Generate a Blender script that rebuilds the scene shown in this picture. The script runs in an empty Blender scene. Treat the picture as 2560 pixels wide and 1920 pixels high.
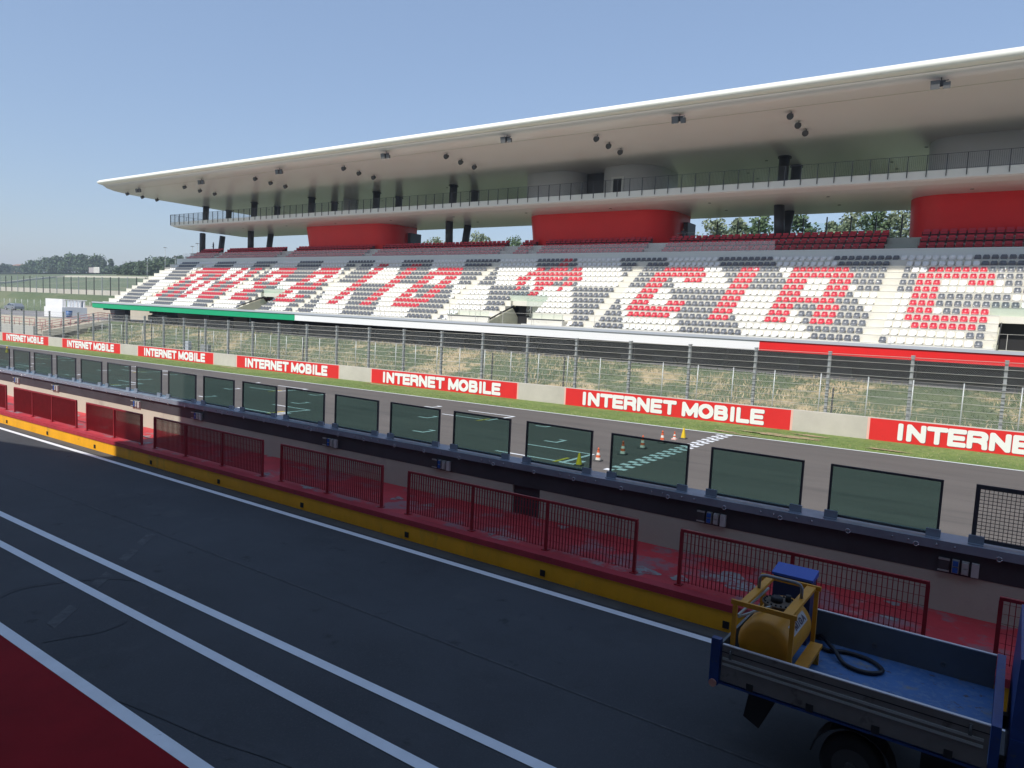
import bpy, math, random
from mathutils import Vector, Matrix
R_ = random.Random(7)
sc = bpy.context.scene
C = sc.collection
rad = math.radians

# ------------------------------------------------------------------ camera
F = Vector((-0.57390258, 0.8136346, -0.09292238))
RT = Vector((0.81374589, 0.57933041, 0.04683911))
UP = Vector((-0.09194268, 0.04873412, 0.99457103))
FPX = 1800.72
cd = bpy.data.cameras.new("camera")
cam = bpy.data.objects.new("camera", cd)
C.objects.link(cam)
cam.matrix_world = Matrix(((RT.x, UP.x, -F.x, 0), (RT.y, UP.y, -F.y, 0), (RT.z, UP.z, -F.z, 0), (0, 0, 0, 1)))
cd.sensor_width = 36
cd.lens = 36 * FPX / 2560
cd.clip_start = 0.1
cd.clip_end = 6000
sc.camera = cam

# ------------------------------------------------------------------ sky, sun, exposure
SUN = Vector((0.03, -0.80, 1.0)).normalized()          # towards the sun
world = bpy.data.worlds.new("World")
sc.world = world
world.use_nodes = True
wn = world.node_tree.nodes
wl = world.node_tree.links
for n in list(wn):
    wn.remove(n)
sky = wn.new('ShaderNodeTexSky')
sky.sky_type = 'NISHITA'
sky.sun_disc = False
sky.sun_elevation = math.asin(SUN.z)
sky.sun_rotation = math.atan2(SUN.x, SUN.y)
sky.altitude = 300
sky.air_density = 1.25
sky.dust_density = 0.9
sky.ozone_density = 1.8
bg = wn.new('ShaderNodeBackground')
bg.inputs[1].default_value = 0.15
wo = wn.new('ShaderNodeOutputWorld')
tint = wn.new('ShaderNodeMix'); tint.data_type = 'RGBA'; tint.blend_type = 'MULTIPLY'
tint.inputs[0].default_value = 1.0
tint.inputs[7].default_value = (0.97, 0.95, 1.0, 1)
even = wn.new('ShaderNodeMix'); even.data_type = 'RGBA'
even.inputs[0].default_value = 0.52
even.inputs[7].default_value = (1.75, 2.45, 3.7, 1)
wl.new(sky.outputs[0], tint.inputs[6])
wl.new(tint.outputs[2], even.inputs[6])
wl.new(even.outputs[2], bg.inputs[0])
wl.new(bg.outputs[0], wo.inputs[0])
ld = bpy.data.lights.new("sun", 'SUN')
ld.energy = 4.3
ld.angle = rad(0.55)
ld.color = (1.0, 0.955, 0.88)
lo = bpy.data.objects.new("sun", ld)
C.objects.link(lo)
lo.rotation_euler = (-SUN).to_track_quat('-Z', 'Y').to_euler()
sc.view_settings.view_transform = 'Standard'
sc.view_settings.look = 'None'
sc.view_settings.gamma = 1
sc.view_settings.exposure = 0.15
sc.cycles.max_bounces = 7
sc.cycles.transparent_max_bounces = 24
sc.cycles.use_denoising = True

# ------------------------------------------------------------------ helpers
def px(x, y, Y=None, Z=None):
    """a point on the plane Y=.. or Z=.. seen at photograph pixel (x, y) of 2560x1920"""
    d = F + RT * ((x - 1280) / FPX) - UP * ((y - 960) / FPX)
    return d * (Y / d.y) if Y is not None else d * (Z / d.z)

def srgb(r, g, b):
    f = lambda c: ((c / 255 + 0.055) / 1.055) ** 2.4 if c > 10 else c / 255 / 12.92
    return (f(r), f(g), f(b), 1)

MATS = {}
def mat(name, col, rough=0.6, metal=0.0, var=0.0, vs=1.0, col2=None, bump=0.0, bs=20.0, spec=0.5, coat=0.0, patches=None, stretch=(1, 1, 1)):
    """procedural paint/concrete/...: base colour, large soft variation, fine grain, bump"""
    if name in MATS:
        return MATS[name]
    m = bpy.data.materials.new(name)
    m.use_nodes = True
    nt = m.node_tree
    N, L = nt.nodes, nt.links
    b = N['Principled BSDF']
    b.inputs['Roughness'].default_value = rough
    b.inputs['Metallic'].default_value = metal
    b.inputs['Specular IOR Level'].default_value = spec
    b.inputs['Coat Weight'].default_value = coat
    b.inputs['Base Color'].default_value = (*col[:3], 1)
    geo = N.new('ShaderNodeNewGeometry')
    mp = N.new('ShaderNodeMapping')
    mp.inputs['Scale'].default_value = stretch
    L.new(geo.outputs['Position'], mp.inputs['Vector'])
    out = None
    if var or col2:
        nz = N.new('ShaderNodeTexNoise')
        nz.inputs['Scale'].default_value = vs
        nz.inputs['Detail'].default_value = 6
        nz.inputs['Roughness'].default_value = 0.62
        L.new(mp.outputs[0], nz.inputs['Vector'])
        rp = N.new('ShaderNodeValToRGB')
        rp.color_ramp.elements[0].position = 0.3
        rp.color_ramp.elements[1].position = 0.7
        c2 = col2 if col2 else tuple(c * (1 + var) for c in col[:3])
        c1 = col if col2 else tuple(c * (1 - var) for c in col[:3])
        rp.color_ramp.elements[0].color = (*c1[:3], 1)
        rp.color_ramp.elements[1].color = (*c2[:3], 1)
        L.new(nz.outputs[0], rp.inputs[0])
        out = rp.outputs[0]
    for (pc, psc, lo_, hi_) in (patches or []):
        n2 = N.new('ShaderNodeTexNoise')
        n2.inputs['Scale'].default_value = psc
        n2.inputs['Detail'].default_value = 8
        n2.inputs['Roughness'].default_value = 0.65
        L.new(mp.outputs[0], n2.inputs['Vector'])
        mr = N.new('ShaderNodeMapRange')
        mr.inputs[1].default_value = lo_
        mr.inputs[2].default_value = hi_
        L.new(n2.outputs[0], mr.inputs[0])
        mx = N.new('ShaderNodeMix')
        mx.data_type = 'RGBA'
        L.new(mr.outputs[0], mx.inputs[0])
        if out:
            L.new(out, mx.inputs[6])
        else:
            mx.inputs[6].default_value = (*col[:3], 1)
        mx.inputs[7].default_value = (*pc[:3], 1)
        out = mx.outputs[2]
    if out:
        L.new(out, b.inputs['Base Color'])
    if bump:
        n3 = N.new('ShaderNodeTexNoise')
        n3.inputs['Scale'].default_value = bs
        n3.inputs['Detail'].default_value = 4
        L.new(geo.outputs['Position'], n3.inputs['Vector'])
        bp = N.new('ShaderNodeBump')
        bp.inputs['Strength'].default_value = bump
        bp.inputs['Distance'].default_value = 0.02
        L.new(n3.outputs[0], bp.inputs['Height'])
        L.new(bp.outputs[0], b.inputs['Normal'])
    MATS[name] = m
    return m

def glassmat(name, tint, refl=0.12, veil=0.0, veilcol=(0.8, 0.8, 0.8), rough=0.0, flat=False):
    if name in MATS:
        return MATS[name]
    m = bpy.data.materials.new(name)
    m.use_nodes = True
    N, L = m.node_tree.nodes, m.node_tree.links
    for n in list(N):
        N.remove(n)
    o = N.new('ShaderNodeOutputMaterial')
    t = N.new('ShaderNodeBsdfTransparent')
    t.inputs[0].default_value = (*tint, 1)
    g = N.new('ShaderNodeBsdfGlossy')
    g.inputs['Roughness'].default_value = rough
    fr = N.new('ShaderNodeLayerWeight')
    fr.inputs[0].default_value = refl
    m1 = N.new('ShaderNodeMixShader')
    if flat: m1.inputs[0].default_value = refl
    else: L.new(fr.outputs['Fresnel'], m1.inputs[0])
    L.new(t.outputs[0], m1.inputs[1])
    L.new(g.outputs[0], m1.inputs[2])
    last = m1
    if veil:
        d = N.new('ShaderNodeBsdfDiffuse')
        d.inputs[0].default_value = (*veilcol, 1)
        m2 = N.new('ShaderNodeMixShader')
        m2.inputs[0].default_value = veil
        L.new(m1.outputs[0], m2.inputs[1])
        L.new(d.outputs[0], m2.inputs[2])
        last = m2
    L.new(last.outputs[0], o.inputs[0])
    MATS[name] = m
    return m

def netmat(name, col, pitch, wire, square=False):
    """woven wire: opaque wires, holes between them, in the XZ plane of the fence"""
    if name in MATS:
        return MATS[name]
    m = bpy.data.materials.new(name)
    m.use_nodes = True
    N, L = m.node_tree.nodes, m.node_tree.links
    for n in list(N):
        N.remove(n)
    geo = N.new('ShaderNodeNewGeometry')
    sp = N.new('ShaderNodeSeparateXYZ')
    L.new(geo.outputs['Position'], sp.inputs[0])
    def M(op, a, b=None):
        n = N.new('ShaderNodeMath')
        n.operation = op
        for i, v in enumerate((a, b)):
            if v is None:
                continue
            if isinstance(v, (int, float)):
                n.inputs[i].default_value = v
            else:
                L.new(v, n.inputs[i])
        return n.outputs[0]
    X, Z = sp.outputs[0], sp.outputs[2]
    u, v = (X, Z) if square else (M('ADD', X, Z), M('SUBTRACT', X, Z))
    def line(q):
        f = M('FRACT', M('DIVIDE', q, pitch))
        f = M('ABSOLUTE', M('SUBTRACT', f, 0.5))
        return M('GREATER_THAN', f, 0.5 - wire / pitch / 2)
    a = M('MAXIMUM', line(u), line(v))
    d = N.new('ShaderNodeBsdfDiffuse')
    d.inputs[0].default_value = (*col, 1)
    t = N.new('ShaderNodeBsdfTransparent')
    mx = N.new('ShaderNodeMixShader')
    L.new(a, mx.inputs[0])
    L.new(t.outputs[0], mx.inputs[1])
    L.new(d.outputs[0], mx.inputs[2])
    o = N.new('ShaderNodeOutputMaterial')
    L.new(mx.outputs[0], o.inputs[0])
    MATS[name] = m
    return m

class MB:
    """collects faces; build() links them as ONE mesh object"""
    def __init__(s):
        s.v, s.f, s.mi, s.sm = [], [], [], []
    def add(s, vs, fs, mi=0, smooth=False):
        o = len(s.v)
        s.v += [tuple(p) for p in vs]
        s.f += [tuple(i + o for i in f) for f in fs]
        s.mi += [mi] * len(fs)
        s.sm += [smooth] * len(fs)
        return s
    def box(s, x0, x1, y0, y1, z0, z1, mi=0):
        return s.hexa([(x0, y0, z0), (x1, y0, z0), (x1, y1, z0), (x0, y1, z0), (x0, y0, z1), (x1, y0, z1), (x1, y1, z1), (x0, y1, z1)], mi)
    def hexa(s, v, mi=0):
        return s.add(v, [(0, 3, 2, 1), (4, 5, 6, 7), (0, 1, 5, 4), (1, 2, 6, 5), (2, 3, 7, 6), (3, 0, 4, 7)], mi)
    def beam(s, a, b, w, h, mi=0, up=(0, 0, 1)):
        a, b = Vector(a), Vector(b)
        d = (b - a).normalized()
        u = Vector(up)
        sd = d.cross(u)
        if sd.length < 1e-4:
            sd = d.cross(Vector((0, 1, 0)))
        sd.normalize()
        u = sd.cross(d)
        sd, u = sd * w / 2, u * h / 2
        return s.hexa([a - sd - u, a + sd - u, b + sd - u, b - sd - u, a - sd + u, a + sd + u, b + sd + u, b - sd + u], mi)
    def tube(s, pts, r, n=8, mi=0, cap=True, smooth=True):
        P = [Vector(p) for p in pts]
        rs = r if isinstance(r, (list, tuple)) else [r] * len(P)
        vs, prev = [], None
        for i, p in enumerate(P):
            d = (P[min(i + 1, len(P) - 1)] - P[max(i - 1, 0)]).normalized()
            if prev is None:
                a = d.orthogonal().normalized()
            else:
                a = (prev - d * prev.dot(d)).normalized()
            prev = a
            b = d.cross(a)
            for k in range(n):
                t = 2 * math.pi * k / n
                vs.append(p + (a * math.cos(t) + b * math.sin(t)) * rs[i])
        fs = []
        for i in range(len(P) - 1):
            for k in range(n):
                k2 = (k + 1) % n
                fs.append((i * n + k, i * n + k2, (i + 1) * n + k2, (i + 1) * n + k))
        s.add(vs, fs, mi, smooth)
        if cap:
            o = len(s.v) - len(vs)
            s.f += [tuple(o + k for k in range(n))[::-1], tuple(o + (len(P) - 1) * n + k for k in range(n))]
            s.mi += [mi, mi]
            s.sm += [False, False]
        return s
    def prism(s, poly, x0, x1, mi=0, smooth=False):
        """(y,z) outline swept along X"""
        n = len(poly)
        vs = [(x0, y, z) for y, z in poly] + [(x1, y, z) for y, z in poly]
        s.add(vs, [tuple(range(n))[::-1], tuple(range(n, 2 * n))], mi)
        return s.add(vs, [(i, (i + 1) % n, (i + 1) % n + n, i + n) for i in range(n)], mi, smooth)
    def sheet(s, x0, x1, y0, y1, zf, nx=1, ny=1, mi=0):
        vs, fs = [], []
        for j in range(ny + 1):
            for i in range(nx + 1):
                x = x0 + (x1 - x0) * i / nx
                y = y0 + (y1 - y0) * j / ny
                vs.append((x, y, zf(x, y)))
        for j in range(ny):
            for i in range(nx):
                a = j * (nx + 1) + i
                fs.append((a, a + 1, a + nx + 2, a + nx + 1))
        return s.add(vs, fs, mi)
    def build(s, name, m, parent=None, origin=None, fix=True):
        me = bpy.data.meshes.new(name)
        o = Vector(origin) if origin else Vector((0, 0, 0))
        me.from_pydata([tuple(Vector(v) - o) for v in s.v], [], s.f)
        for q in (m if isinstance(m, (list, tuple)) else [m]):
            me.materials.append(q)
        me.polygons.foreach_set('material_index', s.mi)
        me.polygons.foreach_set('use_smooth', s.sm)
        me.update()
        ob = bpy.data.objects.new(name, me)
        ob.location = o
        C.objects.link(ob)
        if parent:
            ob.parent = parent
            ob.location = o - Vector(parent.get('_o', (0, 0, 0)))
        return ob

def tag(o, label=None, cat=None, group=None, kind=None):
    if label: o['label'] = label
    if cat: o['category'] = cat
    if group: o['group'] = group
    if kind: o['kind'] = kind
    return o

def thing(name, loc, label, cat, group=None):
    """Empty at the base of a thing; parts built in world coordinates are parented to it"""
    o = bpy.data.objects.new(name, None)
    C.objects.link(o)
    o.location = loc
    o.empty_display_size = 0.3
    o['_o'] = tuple(loc)
    return tag(o, label, cat, group)

def structure(name, mb, m):
    return tag(mb.build(name, m), kind='structure')

def copy_tree(o, parent=None):
    c = o.copy()
    C.objects.link(c)
    c.parent = parent
    for ch in list(o.children):
        copy_tree(ch, c)
    return c

ORD = ['first', 'second', 'third', 'fourth', 'fifth', 'sixth', 'seventh', 'eighth', 'ninth', 'tenth', 'eleventh', 'twelfth', 'thirteenth', 'fourteenth', 'fifteenth', 'sixteenth', 'seventeenth', 'eighteenth']
def nth(k):
    return '%d%s' % (k, 'th' if 10 <= k % 100 <= 20 else {1: 'st', 2: 'nd', 3: 'rd'}.get(k % 10, 'th'))

# ------------------------------------------------------------------ levels
TS, PS = 0.0107, 0.0057
def tz(x): return -4.60 + TS * max(min(x, 200), -400)      # racing track
def pz(x): return -4.60 + PS * max(min(x, 200), -400)      # pit lane
def wz(x): return pz(x) + 0.43                              # red walkway
def plat(x):                                                # plateau under and beside the stand
    return -2.95 + 0.0015 * max(x, -100) + (0.0048 * max(x + 100, -200) if x < -100 else 0)
def sstep(a, b, t):
    t = max(0, min(1, (t - a) / (b - a)))
    return t * t * (3 - 2 * t)

# ------------------------------------------------------------------ materials
M_asph = mat('pit_asphalt', (0.048, 0.052, 0.058), 0.85, var=0.22, vs=0.35, bump=0.35, bs=60, patches=[((0.072, 0.075, 0.078), 0.9, 0.60, 0.75), ((0.033, 0.035, 0.039), 0.25, 0.55, 0.75), ((0.066, 0.069, 0.074), 38, 0.52, 0.70), ((0.028, 0.030, 0.033), 1.9, 0.62, 0.70)])
M_track = mat('track_asphalt', (0.115, 0.102, 0.092), 0.85, var=0.12, vs=0.5, bump=0.3, bs=50, stretch=(0.12, 1, 1), patches=[((0.085, 0.077, 0.071), 1.2, 0.5, 0.68)])
M_line = mat('white_line_paint', (0.74, 0.77, 0.8), 0.6, var=0.06, vs=3, patches=[((0.35, 0.36, 0.38), 5, 0.66, 0.74)])
M_faint = mat('worn_paint', (0.085, 0.088, 0.092), 0.8, patches=[((0.05, 0.053, 0.058), 6, 0.4, 0.6)])
M_yel_line = mat('yellow_line_paint', (0.7, 0.5, 0.05), 0.6, var=0.1, vs=4)
M_apron = mat('red_apron_paint', (0.24, 0.007, 0.012), 0.85, spec=0.15, var=0.12, vs=1.2, bump=0.15, bs=40)
M_walk = mat('red_walkway_paint', (0.50, 0.035, 0.045), 0.6, var=0.2, vs=0.9, bump=0.2, bs=25, patches=[((0.30, 0.13, 0.14), 1.3, 0.52, 0.6), ((0.30, 0.28, 0.27), 0.8, 0.62, 0.70)])
M_kerbred = mat('kerb_red', (0.42, 0.03, 0.045), 0.6, var=0.15, vs=2.0, patches=[((0.22, 0.02, 0.03), 3, 0.6, 0.75)])
M_yellow = mat('kerb_yellow', (0.90, 0.42, 0.010), 0.55, var=0.1, vs=1.5, patches=[((0.42, 0.27, 0.05), 1.1, 0.58, 0.75), ((0.2, 0.15, 0.06), 4.5, 0.67, 0.74)], stretch=(1, 1, 0.4))
M_conc = mat('cast_concrete', (0.40, 0.38, 0.33), 0.85, var=0.12, vs=0.8, bump=0.3, bs=30, patches=[((0.28, 0.26, 0.22), 0.5, 0.6, 0.8)])
M_barrier = mat('barrier_concrete', (0.50, 0.47, 0.41), 0.85, var=0.1, vs=0.7, bump=0.2, bs=25, patches=[((0.36, 0.33, 0.28), 1.5, 0.62, 0.8)])
M_pitwall = mat('pit_wall_concrete', (0.49, 0.49, 0.40), 0.8, var=0.08, vs=0.6, bump=0.15, bs=20, patches=[((0.33, 0.31, 0.27), 0.7, 0.6, 0.78)])
M_band = mat('dark_band_paint', (0.050, 0.050, 0.058), 0.65, var=0.25, vs=0.8)
M_steel = mat('galvanised_steel', (0.28, 0.33, 0.40), 0.45, metal=0.35, var=0.15, vs=2)
M_post = mat('post_galvanised', (0.36, 0.38, 0.38), 0.5, metal=0.2, var=0.12, vs=3)
M_cable = mat('steel_cable', (0.55, 0.53, 0.48), 0.5, metal=0.2)
M_frame = mat('screen_frame', (0.07, 0.075, 0.085), 0.45, metal=0.4)
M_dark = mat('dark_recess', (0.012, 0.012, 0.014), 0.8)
M_bolt = mat('bright_bolt', (0.7, 0.72, 0.74), 0.25, metal=0.8)
M_red_adv = mat('advert_red', (0.68, 0.022, 0.022), 0.5, var=0.05, vs=1.0, patches=[((0.45, 0.03, 0.03), 4, 0.66, 0.76)])
M_white = mat('white_paint', (0.80, 0.80, 0.78), 0.5)
M_salmon = mat('advert_border', (0.75, 0.45, 0.38), 0.6)
M_fence_red = mat('railing_red', (0.30, 0.02, 0.028), 0.4, var=0.15, vs=6)
M_tglass = glassmat('tinted_glass', (0.50, 0.64, 0.61), 0.05, veil=0.03, veilcol=(0.7, 0.72, 0.7))
M_shell = mat('stand_white_shell', (0.62, 0.59, 0.56), 0.42, spec=0.5)
M_tube = mat('roof_edge_white', (0.80, 0.80, 0.72), 0.45)
M_soffit = mat('glossy_soffit', (0.64, 0.60, 0.57), 0.3, spec=0.7, var=0.02, vs=0.2)
M_deckedge = mat('deck_edge', (0.76, 0.77, 0.73), 0.5)
M_col = mat('column_anthracite', (0.040, 0.042, 0.050), 0.4, var=0.1)
M_booth = mat('booth_red', (0.82, 0.012, 0.014), 0.42, var=0.04, vs=0.5)
M_booth_grey = mat('booth_grey', (0.60, 0.60, 0.60), 0.5)
M_terr = mat('terrace_precast', (0.72, 0.69, 0.60), 0.8, var=0.05, vs=0.6, patches=[((0.46, 0.43, 0.37), 1.3, 0.62, 0.8)])
M_green = mat('fascia_green', (0.005, 0.36, 0.16), 0.5, var=0.03)
M_fwhite = mat('fascia_white', (0.82, 0.82, 0.82), 0.5)
M_fred = mat('fascia_red', (0.72, 0.012, 0.012), 0.5, var=0.04)
M_coping = mat('coping_grey', (0.42, 0.45, 0.50), 0.6)
M_sw = mat('seat_white', (0.85, 0.85, 0.83), 0.32, var=0.05, vs=1.7, coat=0.2)
M_sg = mat('seat_grey', (0.130, 0.140, 0.158), 0.32, var=0.16, vs=1.7, coat=0.3)
M_sr = mat('seat_red', (0.55, 0.030, 0.052), 0.3, var=0.14, vs=1.7, coat=0.3)
M_vip = mat('vip_seat_red', (0.60, 0.020, 0.042), 0.55, var=0.1, vs=6)
M_vipd = mat('vip_seat_shell', (0.10, 0.006, 0.015), 0.5)
M_veil = glassmat('parapet_glass_sheen', (0.97, 0.97, 0.97), 0.07, veil=0.07, veilcol=(0.95, 0.80, 0.82), flat=True)  # pinkish veil paints the bright sky's reflection into the glass colour
M_clear = glassmat('clear_glass', (0.90, 0.94, 0.93), 0.14)
M_net = netmat('debris_net', (0.42, 0.44, 0.44), 0.09, 0.005)
M_net2 = netmat('chain_link', (0.42, 0.46, 0.46), 0.09, 0.0032)
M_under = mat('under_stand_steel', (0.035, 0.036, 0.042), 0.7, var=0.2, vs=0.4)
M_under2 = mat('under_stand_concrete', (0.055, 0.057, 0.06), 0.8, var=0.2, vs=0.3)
M_bark = mat('bark', (0.11, 0.085, 0.06), 0.9, var=0.3, vs=2)
M_lamp = mat('lamp_housing', (0.055, 0.055, 0.06), 0.5)
M_lampg = mat('lamp_housing_grey', (0.12, 0.12, 0.12), 0.5)
M_tyre = mat('tyre_rubber', (0.018, 0.018, 0.02), 0.8)
M_blue = mat('truck_blue', (0.010, 0.045, 0.19), 0.45, var=0.2, vs=4, patches=[((0.05, 0.07, 0.12), 9, 0.6, 0.68)])
M_floor = mat('bed_blue', (0.055, 0.15, 0.36), 0.6, var=0.15, vs=2.5, patches=[((0.19, 0.20, 0.20), 3.2, 0.55, 0.68), ((0.08, 0.055, 0.045), 5.5, 0.60, 0.66), ((0.10, 0.19, 0.36), 14, 0.5, 0.6)])
M_alu = mat('anodised_board', (0.19, 0.18, 0.17), 0.5, metal=0.2, var=0.12, vs=4, patches=[((0.10, 0.09, 0.08), 6, 0.58, 0.7)])
M_alul = mat('board_light_rib', (0.40, 0.42, 0.40), 0.45, metal=0.2)
M_tank = mat('tank_yellow', (0.55, 0.25, 0.015), 0.5, var=0.15, vs=3, patches=[((0.20, 0.10, 0.03), 5, 0.66, 0.75)])
M_chass = mat('chassis_black', (0.015, 0.015, 0.017), 0.7)

# ------------------------------------------------------------------ ground
def ground_z(x, y):
    g0 = -4.80 + 0.009 * max(min(x, 150), -150)
    if y < 38.5:
        z = g0
    else:
        p = plat(x)
        if x > -97:
            z = g0 + (p - g0) * (0.55 * sstep(38.0, 48.4, y) + 0.45 * max(0, min(1, (y - 38.2) / 10))) if y < 48.4 else p
        else:
            z = g0 + (p - g0) * (0 if y < 44 else 1)
    if y > 62:
        back = p_back(x, y)
        z = back
    return z

def p_back(x, y):
    p = plat(x)
    left = sstep(-95, -125, x)
    # left: rise to the next piece of track, then the infield hill
    zl = p + (0.45 - p) * sstep(64.5, 73, y)
    if y > 76:
        r = 0.010 + 0.053 * sstep(76, 215, y)
        zl = max(0.6, y * r) + 0.8 * math.sin(x * 0.011) * sstep(100, 200, y)
        if y > 290:
            zl = 290 * 0.063 + (y - 290) * 0.02
    # right: hill behind the stand
    zr = p + 7.5 * sstep(72, 110, y) + 6 * sstep(110, 300, y)
    return zl * left + zr * (1 - left)

def coords(lo, hi, near, far, growth=1.12):
    """dense in the middle, coarse far away"""
    out = []
    a = near[0]
    st = far
    while a <= near[1]:
        out.append(a); a += st
    s_ = st
    while out[-1] < hi:
        s_ *= growth; out.append(min(out[-1] + s_, hi))
    s_ = st
    while out[0] > lo:
        s_ *= growth; out.insert(0, max(out[0] - s_, lo))
    return out

xs = coords(-3000, 1500, (-240, 40), 4.0, 1.15)
ys = [-600, -300, -150, -60, -20, 0, 20, 37.5, 38.3, 39, 39.8, 40.6, 41.4, 42.2, 43, 43.8, 44.5, 45.3, 46.1, 46.9, 47.7, 48.4, 50, 56, 62, 64.5, 66, 67.5, 69, 71, 73, 76, 80, 86, 94, 104, 116, 130, 145, 160, 180, 200, 225, 250, 275, 290, 310, 350, 420, 520, 700, 1000, 1500, 2200, 3200]
mb = MB()
vs = []
for y in ys:
    for x in xs:
        wob = 0.10 * math.sin(x * 0.9 + y) * math.sin(x * 0.23 - y * 0.7) if 39 < y < 47.5 and x > -97 else 0
        vs.append((x, y, ground_z(x, y) + wob))
nx = len(xs)
fs = [(j * nx + i, j * nx + i + 1, (j + 1) * nx + i + 1, (j + 1) * nx + i) for j in range(len(ys) - 1) for i in range(nx - 1)]
mb.add(vs, fs, 0, True)
M_grass = mat('grass_ground', (0.070, 0.105, 0.045), 0.9, col2=(0.125, 0.15, 0.075), vs=0.05, bump=0.6, bs=6,
              patches=[((0.22, 0.20, 0.12), 0.05, 0.55, 0.75), ((0.06, 0.10, 0.035), 0.4, 0.55, 0.7), ((0.16, 0.17, 0.09), 1.5, 0.5, 0.7)])
mb.mi = [1 if (-97.5 < sum(vs[i][0] for i in f) / 4 < 60 and 37 < sum(vs[i][1] for i in f) / 4 < 48.5) else 0 for f in fs]
M_bank = mat('bank_soil_grass', (0.050, 0.085, 0.032), 0.9, col2=(0.10, 0.13, 0.05), vs=0.3, bump=0.6, bs=6,
             patches=[((0.44, 0.34, 0.19), 0.17, 0.52, 0.59), ((0.46, 0.37, 0.21), 0.9, 0.57, 0.66), ((0.05, 0.085, 0.03), 1.7, 0.56, 0.66)])
structure('ground', mb, [M_grass, M_bank])

# dirt and asphalt behind / under the stand
M_yard = mat('yard_asphalt', (0.20, 0.19, 0.19), 0.9, var=0.12, vs=0.3, patches=[((0.3, 0.26, 0.2), 0.25, 0.6, 0.75)])
mb = MB().sheet(-260, -100, 44.3, 63.5, lambda x, y: plat(x) + 0.03, 40, 1)
mb.sheet(-100, 60, 48.45, 71, lambda x, y: plat(x) + 0.03, 1, 1)
structure('yard_pavement', mb, M_yard)
# the returning piece of circuit beyond the mid-ground wall
structure('far_track', MB().sheet(-420, -135, 79, 92, lambda x, y: p_back(x, y) + 0.25, 30, 6), M_track)

# racing track: asphalt, white edge lines, grid markings, checkered line
structure('racing_track', MB().sheet(-420, 150, 13.2, 31.15, lambda x, y: tz(x), 60, 1), M_track)
structure('pit_lane', MB().sheet(-420, 150, -1.3, 10.62, lambda x, y: pz(x) - 0.004, 60, 1), M_asph)
M_verge = mat('mown_grass', (0.11, 0.17, 0.035), 0.9, col2=(0.19, 0.24, 0.06), vs=0.5, bump=0.7, bs=9,
              patches=[((0.30, 0.23, 0.11), 0.35, 0.66, 0.74), ((0.075, 0.13, 0.03), 3.5, 0.5, 0.66)])
structure('grass_verge', MB().sheet(-420, 150, 31.15, 34.72, lambda x, y: tz(x) + 0.006 + 0.03 * (y - 31.15) / 3.5, 60, 1), M_verge)
structure('dirt_strip', MB().sheet(-420, 150, 10.3, 10.62, lambda x, y: pz(x) + 0.002, 60, 1), mat('gutter_dirt', (0.075, 0.075, 0.07), 0.9, var=0.3, vs=1.2))

mb = MB()
def mark(x0, x1, y0, y1, z=0.006, f=tz):
    mb.add([(x0, y0, f(x0) + z), (x1, y0, f(x1) + z), (x1, y1, f(x1) + z), (x0, y1, f(x0) + z)], [(0, 1, 2, 3)])
for k in range(50):                                         # outer edge line
    mark(-400 + k * 11, -389 + k * 11, 31.05, 31.19, 0.009)
    mark(-400 + k * 11, -389 + k * 11, 14.2, 14.34, 0.009)
for j in range(38):                                          # checkered start line, two columns of squares
    x_ = -10.58 if j % 2 == 0 else -10.272
    mark(x_, x_ + 0.30, 20.25 + j * 0.284, 20.25 + (j + 1) * 0.284)
for k in range(0, 26):                                      # car grid boxes, alternating sides
    x1 = -12.05 - 7.7 * k
    ya, yb = (20.3, 22.4) if k % 2 == 0 else (26.3, 28.45)
    mark(x1 - 0.14, x1, ya, yb)
    mark(x1 - 2.9, x1 - 0.145, ya, ya + 0.12)
    mark(x1 - 2.9, x1 - 0.145, yb - 0.12, yb)
for k in range(0, 26):                                      # staggered motorcycle grid brackets
    for (ox, oy) in ((-11.6, 20.2), (-14.3, 23.45), (-16.8, 26.6)):
        dx, dy = ox - 7.75 * k, oy + (1.2 if k % 2 else 0)
        mark(dx - 0.13, dx, dy, dy + 0.8, 0.008)
        mark(dx - 0.62, dx - 0.132, dy, dy + 0.14, 0.008)
        mark(dx - 0.34, dx - 0.132, dy + 0.68, dy + 0.8, 0.008)
structure('track_markings', mb, M_line)
mb = MB()
for k in range(0, 26):
    x1 = -12.3 - 7.7 * k
    ya = 20.15 if k % 2 == 0 else 25.8
    mark(x1 - 0.14, x1, ya, ya + 0.95, 0.012)
structure('grid_yellow_marks', mb, M_yel_line)

mb = MB()
for k in range(36):
    x0 = -330 + 10 * k
    for y0, w in ((10.08, 0.15), (5.98, 0.15), (5.215, 0.15)):
        mark(x0, x0 + 10, y0, y0 + w, 0.004, pz)
    mark(x0, x0 + 10, 3.80, 3.955, 0.004, pz)
structure('pit_lane_lines', mb, M_line)
mb = MB()
for (a, b) in ((6.95, 7.45), (6.3, 6.75), (5.42, 5.85), (4.35, 4.85)):
    xa = -13.85 + (7.2 - a) * -0.0
    x_ = -13.62 + (a - 6.95) * 0.0 + (7.1 - a) * 1.0
    mb.add([(x_ - 0.12, a, pz(x_)), (x_ + 0.13, a, pz(x_)), (x_ + 0.13 - (b - a) * 0.9, b, pz(x_)), (x_ - 0.12 - (b - a) * 0.9, b, pz(x_))], [(0, 1, 2, 3)])
for k in range(20):                                          # joint between two asphalt lanes
    mark(-100 + 7 * k, -93 + 7 * k, 7.56, 7.59, 0.002, pz)
structure('worn_pit_marks', mb, M_faint)
structure('red_apron', MB().sheet(-330, 40, -1.3, 3.80, lambda x, y: pz(x) + 0.002, 60, 1), M_apron)
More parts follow.
